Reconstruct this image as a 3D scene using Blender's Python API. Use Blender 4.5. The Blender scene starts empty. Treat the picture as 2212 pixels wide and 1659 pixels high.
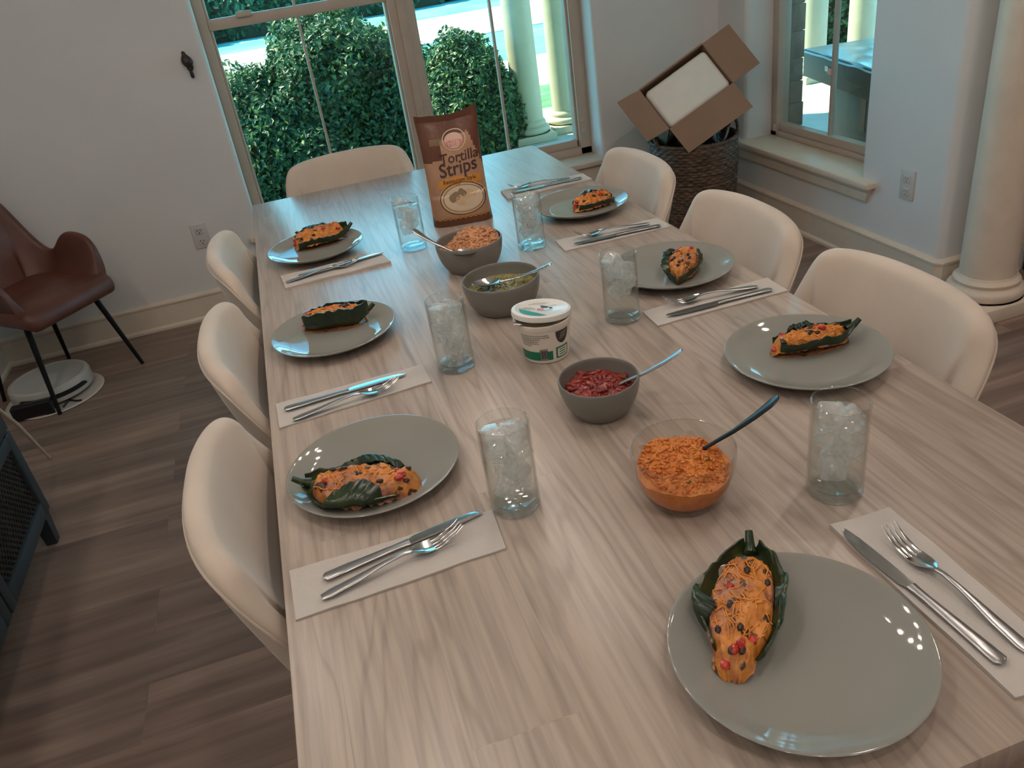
import bpy, math, random
import numpy as np
from math import sin, cos, pi, radians, sqrt
from mathutils import Vector, Matrix, noise

SC = bpy.context.scene
COL = SC.collection
rng = random.Random(7)

# ------------------------------------------------------------------ camera
cd = bpy.data.cameras.new('camera')
cd.sensor_width = 36.0
cd.lens = 1719.76 / 2212 * 36.0
cd.clip_start = 0.02
cd.clip_end = 200
camera = bpy.data.objects.new('camera', cd)
COL.objects.link(camera)
camera.matrix_world = Matrix(((0.94506116, 0.26158301, -0.19604525, 0.15094712),
                              (-0.29710531, 0.43720725, -0.84886881, -0.34016759),
                              (-0.13633726, 0.86047902, 0.49090529, 1.47000596),
                              (0, 0, 0, 1)))
SC.camera = camera
SC.view_settings.view_transform = 'Standard'
SC.view_settings.look = 'None'
SC.view_settings.gamma = 1.0
SC.view_settings.use_curve_mapping = False
SC.view_settings.exposure = 0.0
SC.cycles.max_bounces = 10
SC.cycles.diffuse_bounces = 5
SC.cycles.transparent_max_bounces = 24
SC.cycles.sample_clamp_indirect = 6.0
SC.cycles.caustics_reflective = False

# ------------------------------------------------------------------ sky and sun
CAN_POWER = 125.0
BULB_POWER = 130.0
W = bpy.data.worlds.new('World')
SC.world = W
W.use_nodes = True
bgn = W.node_tree.nodes['Background']
# hazy sky: bright and pale near the horizon, deeper and dimmer overhead
_wt = W.node_tree
_tc = _wt.nodes.new('ShaderNodeTexCoord')
_sx = _wt.nodes.new('ShaderNodeSeparateXYZ')
_rp = _wt.nodes.new('ShaderNodeValToRGB')
_wt.links.new(_tc.outputs['Generated'], _sx.inputs[0])
_wt.links.new(_sx.outputs['Z'], _rp.inputs[0])
_el = _rp.color_ramp.elements
for _p, _c in ((0.16, (0.22, 0.72, 0.95)), (0.30, (0.07, 0.36, 0.60)), (0.45, (0.03, 0.19, 0.33))):
    _el.new(_p)
for _e, _c in zip(_el, ((0.40, 0.85, 1.0), (0.22, 0.72, 0.95), (0.07, 0.36, 0.60), (0.03, 0.19, 0.33), (0.03, 0.17, 0.30))):
    _e.color = (*_c, 1)
_wt.links.new(_rp.outputs[0], bgn.inputs[0])
bgn.inputs[1].default_value = 6.2
sl = bpy.data.lights.new('sun', 'SUN')
sl.energy = 15.0
sl.angle = radians(1.0)
sl.color = (1.0, 0.95, 0.62)
sun = bpy.data.objects.new('sun', sl)
COL.objects.link(sun)
sun.rotation_euler = Vector((0.50, -0.42, -0.76)).to_track_quat('-Z', 'Y').to_euler()


# ------------------------------------------------------------------ materials
def new_mat(name):
    m = bpy.data.materials.new(name)
    m.use_nodes = True
    nt = m.node_tree
    b = nt.nodes['Principled BSDF']
    return m, nt, b


def N(nt, typ, **kw):
    n = nt.nodes.new(typ)
    for k, v in kw.items():
        if k in n.inputs:
            n.inputs[k].default_value = v
        else:
            setattr(n, k, v)
    return n


def ramp(nt, stops):
    r = nt.nodes.new('ShaderNodeValToRGB')
    e = r.color_ramp.elements
    while len(e) < len(stops):
        e.new(0.5)
    for i, (p, c) in enumerate(stops):
        e[i].position = p
        e[i].color = (c[0], c[1], c[2], 1)
    return r


def coords(nt, scale=(1, 1, 1), kind='Object', rot=(0, 0, 0)):
    t = nt.nodes.new('ShaderNodeTexCoord')
    mp = nt.nodes.new('ShaderNodeMapping')
    mp.inputs['Scale'].default_value = scale
    mp.inputs['Rotation'].default_value = rot
    nt.links.new(t.outputs[kind], mp.inputs[0])
    return mp.outputs[0]


def bump(nt, b, height, strength=0.2, dist=0.002):
    n = nt.nodes.new('ShaderNodeBump')
    n.inputs['Strength'].default_value = strength
    n.inputs['Distance'].default_value = dist
    nt.links.new(height, n.inputs['Height'])
    nt.links.new(n.outputs[0], b.inputs['Normal'])


def noisy(name, c1, c2, scale=8, rough=0.6, metal=0.0, bs=0.0, bscale=None, bdist=0.002, detail=5, stretch=(1, 1, 1), spec=0.5,
          lo=0.35, hi=0.65, coat=0.0):
    m, nt, b = new_mat(name)
    v = coords(nt, stretch)
    n = N(nt, 'ShaderNodeTexNoise', Scale=scale, Detail=detail)
    nt.links.new(v, n.inputs['Vector'])
    r = ramp(nt, [(lo, c1), (hi, c2)])
    nt.links.new(n.outputs[0], r.inputs[0])
    nt.links.new(r.outputs[0], b.inputs['Base Color'])
    b.inputs['Roughness'].default_value = rough
    b.inputs['Metallic'].default_value = metal
    b.inputs['Specular IOR Level'].default_value = spec
    b.inputs['Coat Weight'].default_value = coat
    if bs:
        n2 = N(nt, 'ShaderNodeTexNoise', Scale=bscale or scale * 6, Detail=4)
        nt.links.new(v, n2.inputs['Vector'])
        bump(nt, b, n2.outputs[0], bs, bdist)
    return m


def flat(name, c, rough=0.5, metal=0.0, spec=0.5):
    k = 0.94
    return noisy(name, [x * k for x in c], c, scale=14, rough=rough, metal=metal, spec=spec)


def glassy(name, tint=(1, 1, 1), fr=1.5, extra=0.0, rough=0.02):
    """thin clear glass: light passes straight on, the surface mirrors by Fresnel"""
    m, nt, b = new_mat(name)
    nt.nodes.remove(b)
    out = nt.nodes['Material Output']
    t = N(nt, 'ShaderNodeBsdfTransparent')
    t.inputs[0].default_value = (*tint, 1)
    g = N(nt, 'ShaderNodeBsdfGlossy')
    g.inputs['Roughness'].default_value = rough
    lw = N(nt, 'ShaderNodeLayerWeight', Blend=0.5)
    pw = N(nt, 'ShaderNodeMath', operation='POWER')
    pw.inputs[1].default_value = 4.0
    nt.links.new(lw.outputs['Facing'], pw.inputs[0])
    a = N(nt, 'ShaderNodeMath', operation='MULTIPLY_ADD')
    a.inputs[1].default_value = 0.75
    a.inputs[2].default_value = ((fr - 1) / (fr + 1)) ** 2 + extra
    mx = N(nt, 'ShaderNodeMixShader')
    nt.links.new(pw.outputs[0], a.inputs[0])
    nt.links.new(a.outputs[0], mx.inputs[0])
    nt.links.new(t.outputs[0], mx.inputs[1])
    nt.links.new(g.outputs[0], mx.inputs[2])
    nt.links.new(mx.outputs[0], out.inputs[0])
    return m


def wood_table():
    m, nt, b = new_mat('bleached_teak')
    v = coords(nt)
    sp = coords(nt, rot=(0, 0, radians(90)))
    br = N(nt, 'ShaderNodeTexBrick', Scale=1.0)
    br.offset = 0.37
    br.inputs['Color1'].default_value = (0.0, 0.0, 0.0, 1)
    br.inputs['Color2'].default_value = (1, 1, 1, 1)
    br.inputs['Mortar'].default_value = (0.4, 0.4, 0.4, 1)
    br.inputs['Mortar Size'].default_value = 0.0006
    br.inputs['Brick Width'].default_value = 1.1
    br.inputs['Row Height'].default_value = 0.117
    nt.links.new(sp, br.inputs['Vector'])
    # grain, shifted per stave
    add = N(nt, 'ShaderNodeVectorMath', operation='ADD')
    sc = N(nt, 'ShaderNodeVectorMath', operation='SCALE')
    sc.inputs['Scale'].default_value = 7.3
    nt.links.new(br.outputs['Color'], sc.inputs[0])
    nt.links.new(v, add.inputs[0])
    nt.links.new(sc.outputs[0], add.inputs[1])
    mp = N(nt, 'ShaderNodeMapping')
    mp.inputs['Scale'].default_value = (6.0, 0.55, 1)
    nt.links.new(add.outputs[0], mp.inputs[0])
    n1 = N(nt, 'ShaderNodeTexNoise', Scale=1.3, Detail=3, Distortion=0.25)
    nt.links.new(mp.outputs[0], n1.inputs['Vector'])
    wv = N(nt, 'ShaderNodeMath', operation='MULTIPLY')
    wv.inputs[1].default_value = 75.0
    nt.links.new(n1.outputs[0], wv.inputs[0])
    sn = N(nt, 'ShaderNodeMath', operation='SINE')
    nt.links.new(wv.outputs[0], sn.inputs[0])
    mp2 = N(nt, 'ShaderNodeMapping')
    mp2.inputs['Scale'].default_value = (120, 5, 1)
    nt.links.new(add.outputs[0], mp2.inputs[0])
    n2 = N(nt, 'ShaderNodeTexNoise', Scale=1.0, Detail=6)
    nt.links.new(mp2.outputs[0], n2.inputs['Vector'])
    n3 = N(nt, 'ShaderNodeTexNoise', Scale=2.2, Detail=4)
    nt.links.new(v, n3.inputs['Vector'])
    r1 = ramp(nt, [(0.0, (0.43, 0.365, 0.315)), (0.82, (0.405, 0.34, 0.29)), (1.0, (0.35, 0.29, 0.245))])
    mr = N(nt, 'ShaderNodeMapRange')
    mr.inputs['From Min'].default_value = -1
    nt.links.new(sn.outputs[0], mr.inputs[0])
    nt.links.new(mr.outputs[0], r1.inputs[0])
    r2 = ramp(nt, [(0.3, (0.80, 0.79, 0.79)), (0.6, (1.05, 1.05, 1.05))])
    nt.links.new(n2.outputs[0], r2.inputs[0])
    mul = N(nt, 'ShaderNodeMix', data_type='RGBA', blend_type='MULTIPLY')
    mul.inputs[0].default_value = 1
    nt.links.new(r1.outputs[0], mul.inputs[6])
    nt.links.new(r2.outputs[0], mul.inputs[7])
    r3 = ramp(nt, [(0.0, (0.90, 0.88, 0.87)), (1.0, (1.07, 1.07, 1.07))])
    nt.links.new(br.outputs['Color'], r3.inputs[0])
    mul2 = N(nt, 'ShaderNodeMix', data_type='RGBA', blend_type='MULTIPLY')
    mul2.inputs[0].default_value = 1
    nt.links.new(mul.outputs[2], mul2.inputs[6])
    nt.links.new(r3.outputs[0], mul2.inputs[7])
    # knots
    vk = N(nt, 'ShaderNodeTexVoronoi', Scale=1.0)
    mk = N(nt, 'ShaderNodeMapping')
    mk.inputs['Scale'].default_value = (4.2, 2.3, 1)
    nt.links.new(v, mk.inputs[0])
    nt.links.new(mk.outputs[0], vk.inputs['Vector'])
    rk = ramp(nt, [(0.015, (0.42, 0.40, 0.42)), (0.05, (1, 1, 1))])
    nt.links.new(vk.outputs['Distance'], rk.inputs[0])
    mul3 = N(nt, 'ShaderNodeMix', data_type='RGBA', blend_type='MULTIPLY')
    mul3.inputs[0].default_value = 0.6
    nt.links.new(mul2.outputs[2], mul3.inputs[6])
    nt.links.new(rk.outputs[0], mul3.inputs[7])
    nt.links.new(mul3.outputs[2], b.inputs['Base Color'])
    b.inputs['Roughness'].default_value = 0.32
    b.inputs['Specular IOR Level'].default_value = 0.6
    bump(nt, b, n2.outputs[0], 0.12, 0.001)
    return m


def wood_floor():
    m, nt, b = new_mat('brown_plank_floor')
    v = coords(nt)
    br = N(nt, 'ShaderNodeTexBrick', Scale=1.0)
    br.offset = 0.41
    br.inputs['Color1'].default_value = (0.0, 0.0, 0.0, 1)
    br.inputs['Color2'].default_value = (1, 1, 1, 1)
    br.inputs['Mortar'].default_value = (0.1, 0.1, 0.1, 1)
    br.inputs['Mortar Size'].default_value = 0.0012
    br.inputs['Brick Width'].default_value = 1.22
    br.inputs['Row Height'].default_value = 0.18
    nt.links.new(v, br.inputs['Vector'])
    sc = N(nt, 'ShaderNodeVectorMath', operation='SCALE')
    sc.inputs['Scale'].default_value = 5.1
    nt.links.new(br.outputs['Color'], sc.inputs[0])
    add = N(nt, 'ShaderNodeVectorMath', operation='ADD')
    nt.links.new(v, add.inputs[0])
    nt.links.new(sc.outputs[0], add.inputs[1])
    mp = N(nt, 'ShaderNodeMapping')
    mp.inputs['Scale'].default_value = (1.0, 13, 1)
    nt.links.new(add.outputs[0], mp.inputs[0])
    n1 = N(nt, 'ShaderNodeTexNoise', Scale=1.5, Detail=6, Distortion=0.5)
    nt.links.new(mp.outputs[0], n1.inputs['Vector'])
    r1 = ramp(nt, [(0.28, (0.155, 0.108, 0.086)), (0.5, (0.24, 0.172, 0.140)), (0.72, (0.34, 0.245, 0.20))])
    nt.links.new(n1.outputs[0], r1.inputs[0])
    r3 = ramp(nt, [(0.0, (0.82, 0.84, 0.86)), (1.0, (1.12, 1.08, 1.05))])
    nt.links.new(br.outputs['Color'], r3.inputs[0])
    mul = N(nt, 'ShaderNodeMix', data_type='RGBA', blend_type='MULTIPLY')
    mul.inputs[0].default_value = 1
    nt.links.new(r1.outputs[0], mul.inputs[6])
    nt.links.new(r3.outputs[0], mul.inputs[7])
    nt.links.new(mul.outputs[2], b.inputs['Base Color'])
    b.inputs['Roughness'].default_value = 0.42
    bump(nt, b, n1.outputs[0], 0.08, 0.002)
    return m


def food(name, stops, scale=60, rough=0.4, spots=None, spot_scale=45, bs=0.5):
    m, nt, b = new_mat(name)
    v = coords(nt)
    n = N(nt, 'ShaderNodeTexNoise', Scale=scale, Detail=5, Roughness=0.6)
    nt.links.new(v, n.inputs['Vector'])
    r = ramp(nt, stops)
    nt.links.new(n.outputs[0], r.inputs[0])
    colr = r.outputs[0]
    if spots:
        n2 = N(nt, 'ShaderNodeTexNoise', Scale=spot_scale, Detail=2)
        mp = N(nt, 'ShaderNodeMapping')
        mp.inputs['Location'].default_value = (3.1, 1.7, 5.3)
        nt.links.new(v, mp.inputs[0])
        nt.links.new(mp.outputs[0], n2.inputs['Vector'])
        r2 = ramp(nt, [(spots[1], (0, 0, 0)), (spots[1] + 0.06, (1, 1, 1))])
        nt.links.new(n2.outputs[0], r2.inputs[0])
        mx = N(nt, 'ShaderNodeMix', data_type='RGBA')
        nt.links.new(r2.outputs[0], mx.inputs[0])
        nt.links.new(colr, mx.inputs[6])
        mx.inputs[7].default_value = (*spots[0], 1)
        colr = mx.outputs[2]
    nt.links.new(colr, b.inputs['Base Color'])
    b.inputs['Roughness'].default_value = rough
    bump(nt, b, n.outputs[0], bs, 0.004)
    return m


M = {}
M['wall'] = noisy('painted_plaster', (0.71, 0.70, 0.70), (0.74, 0.73, 0.73), scale=3, rough=0.7, bs=0.15, bscale=260, bdist=0.001)
M['ceiling'] = flat('ceiling_paint', (0.75, 0.73, 0.71), 0.8)
M['trim'] = flat('cream_trim_paint', (0.76, 0.66, 0.55), 0.4)
M['sash'] = flat('beige_window_vinyl', (0.56, 0.46, 0.385), 0.45)
M['floor'] = wood_floor()
M['table'] = wood_table()
M['table_leg'] = flat('table_leg_wood', (0.4, 0.3, 0.24), 0.5)
M['fabric'] = noisy('cream_velvet', (0.53, 0.45, 0.375), (0.60, 0.51, 0.43), scale=7, rough=0.85, bs=0.2, bscale=500, bdist=0.001, spec=0.25)
M['fabric'].node_tree.nodes['Principled BSDF'].inputs['Sheen Weight'].default_value = 0.35
M['black_metal'] = flat('black_metal', (0.012, 0.012, 0.014), 0.4, 0.6)
M['plate'] = noisy('grey_glaze', (0.25, 0.25, 0.228), (0.265, 0.265, 0.243), scale=5, rough=0.05, spec=0.5)
M['bowl'] = noisy('matte_grey_glaze', (0.175, 0.172, 0.157), (0.19, 0.187, 0.172), scale=8, rough=0.33)
M['steel'] = noisy('stainless_steel', (0.55, 0.55, 0.55), (0.62, 0.62, 0.62), scale=20, rough=0.16, metal=1.0)
M['brushed'] = noisy('brushed_steel', (0.42, 0.42, 0.43), (0.5, 0.5, 0.5), scale=40, rough=0.30, metal=1.0, stretch=(1, 14, 1))
M['dark_steel'] = noisy('black_steel', (0.012, 0.014, 0.018), (0.025, 0.027, 0.03), scale=20, rough=0.3, metal=0.5)
M['napkin'] = noisy('paper_towel', (0.50, 0.47, 0.44), (0.53, 0.50, 0.47), scale=30, rough=0.9, bs=0.5, bscale=240, bdist=0.0015)
M['glass'] = glassy('clear_glass', (0.965, 0.975, 0.97), 1.33)
M['bowl_glass'] = glassy('bowl_glass', (0.95, 0.95, 0.945), 1.33)
M['pane'] = glassy('window_glass', (0.96, 0.99, 0.985), 1.35)
M['glass_base'] = glassy('thick_glass', (0.985, 0.99, 0.988), 1.5, 0.03, 0.03)
M['water'] = glassy('water', (0.97, 0.98, 0.98), 1.2)


def ice_mat():
    m, nt, b = new_mat('cloudy_ice')
    nt.nodes.remove(b)
    out = nt.nodes['Material Output']
    t = N(nt, 'ShaderNodeBsdfTransparent')
    d = N(nt, 'ShaderNodeBsdfDiffuse')
    d.inputs[0].default_value = (0.92, 0.92, 0.91, 1)
    tl = N(nt, 'ShaderNodeBsdfTranslucent')
    tl.inputs[0].default_value = (0.92, 0.92, 0.91, 1)
    dm = N(nt, 'ShaderNodeMixShader')
    dm.inputs[0].default_value = 0.5
    nt.links.new(d.outputs[0], dm.inputs[1])
    nt.links.new(tl.outputs[0], dm.inputs[2])
    v = coords(nt)
    n = N(nt, 'ShaderNodeTexNoise', Scale=45, Detail=4)
    nt.links.new(v, n.inputs['Vector'])
    r = ramp(nt, [(0.3, (0.14, 0.14, 0.14)), (0.7, (0.5, 0.5, 0.5))])
    nt.links.new(n.outputs[0], r.inputs[0])
    mx = N(nt, 'ShaderNodeMixShader')
    nt.links.new(r.outputs[0], mx.inputs[0])
    nt.links.new(t.outputs[0], mx.inputs[1])
    nt.links.new(dm.outputs[0], mx.inputs[2])
    g = N(nt, 'ShaderNodeBsdfGlossy')
    g.inputs['Roughness'].default_value = 0.08
    m2 = N(nt, 'ShaderNodeMixShader')
    m2.inputs[0].default_value = 0.05
    nt.links.new(mx.outputs[0], m2.inputs[1])
    nt.links.new(g.outputs[0], m2.inputs[2])
    nt.links.new(m2.outputs[0], out.inputs[0])
    return m


M['ice'] = ice_mat()
M['pepper'] = food('roasted_pepper_skin', [(0.3, (0.006, 0.012, 0.006)), (0.55, (0.016, 0.034, 0.013)), (0.8, (0.055, 0.075, 0.018))], 26, 0.28, bs=0.35)
M['filling'] = food('cheesy_filling', [(0.25, (0.34, 0.11, 0.04)), (0.42, (0.52, 0.21, 0.075)), (0.58, (0.60, 0.22, 0.04)), (0.8, (0.58, 0.29, 0.13))],
                    42, 0.38, ((0.05, 0.028, 0.012), 0.58), 70)
def filling_mat():
    m, nt, b = new_mat('cheesy_filling')
    v = coords(nt)
    n1 = N(nt, 'ShaderNodeTexNoise', Scale=75, Detail=5, Roughness=0.65)
    n2 = N(nt, 'ShaderNodeTexNoise', Scale=24, Detail=2)
    n3 = N(nt, 'ShaderNodeTexNoise', Scale=62, Detail=2)
    mp = N(nt, 'ShaderNodeMapping')
    mp.inputs['Location'].default_value = (3.1, 1.7, 5.3)
    nt.links.new(v, mp.inputs[0])
    nt.links.new(v, n1.inputs['Vector'])
    nt.links.new(mp.outputs[0], n2.inputs['Vector'])
    nt.links.new(mp.outputs[0], n3.inputs['Vector'])
    ra = ramp(nt, [(0.3, (0.40, 0.13, 0.025)), (0.5, (0.60, 0.22, 0.035)), (0.72, (0.68, 0.30, 0.07))])
    rb = ramp(nt, [(0.3, (0.20, 0.06, 0.03)), (0.5, (0.42, 0.17, 0.085)), (0.72, (0.56, 0.29, 0.16))])
    nt.links.new(n1.outputs[0], ra.inputs[0])
    nt.links.new(n1.outputs[0], rb.inputs[0])
    rm = ramp(nt, [(0.44, (0, 0, 0)), (0.58, (1, 1, 1))])
    nt.links.new(n2.outputs[0], rm.inputs[0])
    mx = N(nt, 'ShaderNodeMix', data_type='RGBA')
    nt.links.new(rm.outputs[0], mx.inputs[0])
    nt.links.new(ra.outputs[0], mx.inputs[6])
    nt.links.new(rb.outputs[0], mx.inputs[7])
    rs = ramp(nt, [(0.60, (0, 0, 0)), (0.66, (1, 1, 1))])
    nt.links.new(n3.outputs[0], rs.inputs[0])
    m2 = N(nt, 'ShaderNodeMix', data_type='RGBA')
    nt.links.new(rs.outputs[0], m2.inputs[0])
    nt.links.new(mx.outputs[2], m2.inputs[6])
    m2.inputs[7].default_value = (0.05, 0.028, 0.012, 1)
    nt.links.new(m2.outputs[2], b.inputs['Base Color'])
    b.inputs['Roughness'].default_value = 0.38
    bump(nt, b, n1.outputs[0], 0.6, 0.004)
    return m


M['filling'] = filling_mat()
M['cheese'] = food('melted_cheddar', [(0.3, (0.58, 0.19, 0.025)), (0.7, (0.70, 0.28, 0.05))], 50, 0.35)
M['meat'] = food('tomato_rice_filling', [(0.3, (0.42, 0.14, 0.06)), (0.7, (0.68, 0.32, 0.15))], 50, 0.4, ((0.08, 0.03, 0.02), 0.68), 70)
M['tomato'] = food('tomato', [(0.3, (0.36, 0.02, 0.012)), (0.7, (0.55, 0.05, 0.03))], 40, 0.25)
M['bean'] = food('black_bean', [(0.3, (0.02, 0.011, 0.008)), (0.7, (0.05, 0.025, 0.015))], 40, 0.35)
M['rice'] = food('orange_rice', [(0.3, (0.46, 0.12, 0.02)), (0.5, (0.60, 0.19, 0.03)), (0.75, (0.68, 0.27, 0.065))], 70, 0.5)
M['brown_rice'] = food('tan_rice', [(0.3, (0.38, 0.15, 0.065)), (0.55, (0.56, 0.27, 0.125)), (0.8, (0.64, 0.36, 0.19))], 60, 0.5, ((0.10, 0.04, 0.02), 0.68), 70)
M['red_salsa'] = food('red_salsa', [(0.3, (0.11, 0.010, 0.008)), (0.5, (0.22, 0.022, 0.017)), (0.75, (0.34, 0.065, 0.04))], 55, 0.2, ((0.16, 0.05, 0.01), 0.68), 45)
M['green_salsa'] = food('green_salsa', [(0.3, (0.13, 0.115, 0.035)), (0.5, (0.24, 0.215, 0.085)), (0.8, (0.36, 0.33, 0.17))], 45, 0.15, ((0.10, 0.09, 0.02), 0.7), 40)
M['herb'] = flat('green_herb', (0.06, 0.13, 0.02), 0.5)
M['tub'] = flat('white_tub_plastic', (0.78, 0.73, 0.66), 0.35)
M['lid'] = flat('white_lid_plastic', (0.74, 0.74, 0.71), 0.3)
M['green_ink'] = flat('green_ink', (0.0, 0.18, 0.10), 0.35)
M['black_ink'] = flat('black_ink', (0.03, 0.027, 0.025), 0.4)
M['grey_ink'] = flat('grey_ink', (0.30, 0.28, 0.26), 0.5)
M['red_ink'] = flat('red_ink', (0.62, 0.08, 0.07), 0.4)
M['cream'] = food('sour_cream', [(0.3, (0.75, 0.6, 0.40)), (0.7, (0.8, 0.68, 0.5))], 30, 0.3, bs=0.1)
M['bag_tan'] = noisy('tan_bag_film', (0.36, 0.20, 0.125), (0.43, 0.245, 0.155), scale=9, rough=0.36, bs=0.25, bscale=40, bdist=0.006)
M['bag_brown'] = noisy('brown_bag_film', (0.095, 0.036, 0.02), (0.13, 0.048, 0.027), scale=9, rough=0.30, bs=0.25, bscale=40, bdist=0.006)
M['bag_orange'] = flat('orange_ink', (0.56, 0.24, 0.035), 0.35)
M['bag_ink'] = flat('dark_brown_ink', (0.055, 0.022, 0.014), 0.4)
M['bag_cream'] = flat('cream_ink', (0.66, 0.46, 0.29), 0.35)
M['bag_pale'] = flat('pale_ink', (0.68, 0.55, 0.40), 0.35)
M['bag_grey'] = flat('grey_brown_ink', (0.28, 0.20, 0.13), 0.4)
M['bag_pink'] = flat('pink_ink', (0.62, 0.22, 0.20), 0.35)
M['bag_white'] = flat('pale_pink_ink', (0.66, 0.45, 0.38), 0.35)
M['leather'] = noisy('brown_leather', (0.105, 0.034, 0.024), (0.145, 0.05, 0.035), scale=10, rough=0.42, bs=0.15, bscale=120, bdist=0.001)
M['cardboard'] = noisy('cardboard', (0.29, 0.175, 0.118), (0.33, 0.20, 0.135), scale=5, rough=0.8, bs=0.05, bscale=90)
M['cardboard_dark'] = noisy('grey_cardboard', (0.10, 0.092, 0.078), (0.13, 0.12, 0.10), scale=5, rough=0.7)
M['foam'] = noisy('white_foam', (0.82, 0.79, 0.73), (0.85, 0.82, 0.76), scale=20, rough=0.7, bs=0.2, bscale=160, bdist=0.001)
M['wicker'] = noisy('dark_wicker', (0.045, 0.026, 0.016), (0.15, 0.09, 0.058), scale=22, rough=0.6, stretch=(1, 1, 4), detail=3)
M['black_plastic'] = flat('black_plastic', (0.008, 0.008, 0.009), 0.35)
M['white_plastic'] = flat('white_plastic', (0.62, 0.62, 0.60), 0.4)
M['robot_white'] = flat('robot_white', (0.50, 0.50, 0.48), 0.35)
M['mat_white'] = flat('white_mat', (0.62, 0.58, 0.54), 0.5)
M['cabinet'] = noisy('dark_blue_paint', (0.022, 0.034, 0.042), (0.032, 0.046, 0.056), scale=6, rough=0.45)
M['mesh'] = noisy('woven_panel', (0.014, 0.011, 0.009), (0.035, 0.025, 0.019), scale=20, rough=0.6)
M['brass'] = flat('pale_brass', (0.62, 0.55, 0.42), 0.25, 1.0)
M['iron'] = noisy('cast_iron', (0.014, 0.011, 0.01), (0.04, 0.027, 0.021), scale=30, rough=0.5)
M['outlet'] = flat('outlet_plastic', (0.62, 0.60, 0.585), 0.35)
M['outlet_slot'] = flat('outlet_slot', (0.05, 0.05, 0.05), 0.5)
M['door_wood'] = noisy('dark_door_wood', (0.03, 0.012, 0.007), (0.055, 0.022, 0.013), scale=4, rough=0.45, stretch=(8, 8, 1))
M['stone'] = noisy('stone_veneer', (0.22, 0.185, 0.155), (0.34, 0.29, 0.245), scale=9, rough=0.85, bs=0.6, bscale=30, bdist=0.01)
M['porch_col'] = flat('porch_column_paint', (0.46, 0.46, 0.36), 0.5)
M['concrete'] = noisy('pale_concrete', (0.44, 0.45, 0.43), (0.56, 0.57, 0.55), scale=3, rough=0.9)
M['lawn'] = noisy('bright_lawn', (0.05, 0.30, 0.26), (0.17, 0.46, 0.44), scale=0.5, rough=0.95, detail=6)
M['grass'] = noisy('green_grass', (0.05, 0.18, 0.08), (0.12, 0.28, 0.12), scale=5, rough=0.95)
M['soil'] = noisy('garden_soil', (0.06, 0.055, 0.05), (0.12, 0.11, 0.10), scale=6, rough=0.95)
M['pebble'] = noisy('river_rock', (0.3, 0.3, 0.28), (0.5, 0.5, 0.47), scale=8, rough=0.8)
M['tape'] = flat('pale_wrap_film', (0.34, 0.42, 0.42), 0.25)


def leaf_mat(name, c1, c2, c3):
    m, nt, b = new_mat(name)
    v = coords(nt)
    n = N(nt, 'ShaderNodeTexNoise', Scale=24, Detail=3)
    nt.links.new(v, n.inputs['Vector'])
    r = ramp(nt, [(0.3, c1), (0.5, c2), (0.72, c3)])
    nt.links.new(n.outputs[0], r.inputs[0])
    nt.links.new(r.outputs[0], b.inputs['Base Color'])
    b.inputs['Roughness'].default_value = 0.5
    out = nt.nodes['Material Output']
    tl = N(nt, 'ShaderNodeBsdfTranslucent')
    nt.links.new(r.outputs[0], tl.inputs[0])
    mx = N(nt, 'ShaderNodeMixShader')
    mx.inputs[0].default_value = 0.35
    nt.links.new(b.outputs[0], mx.inputs[1])
    nt.links.new(tl.outputs[0], mx.inputs[2])
    nt.links.new(mx.outputs[0], out.inputs[0])
    return m


M['leaf'] = leaf_mat('hedge_leaf', (0.004, 0.045, 0.032), (0.025, 0.11, 0.05), (0.16, 0.29, 0.07))
M['leaf_far'] = leaf_mat('far_leaf', (0.008, 0.06, 0.025), (0.02, 0.11, 0.05), (0.04, 0.16, 0.07))
M['twig'] = flat('dark_twigs', (0.02, 0.03, 0.015), 0.9)


def emit_mat(name, c, s):
    m, nt, b = new_mat(name)
    b.inputs['Base Color'].default_value = (0.8, 0.8, 0.8, 1)
    b.inputs['Emission Color'].default_value = (*c, 1)
    b.inputs['Emission Strength'].default_value = s
    return m


M['lamp'] = emit_mat('lit_lens', (1.0, 0.86, 0.74), CAN_POWER)


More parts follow.
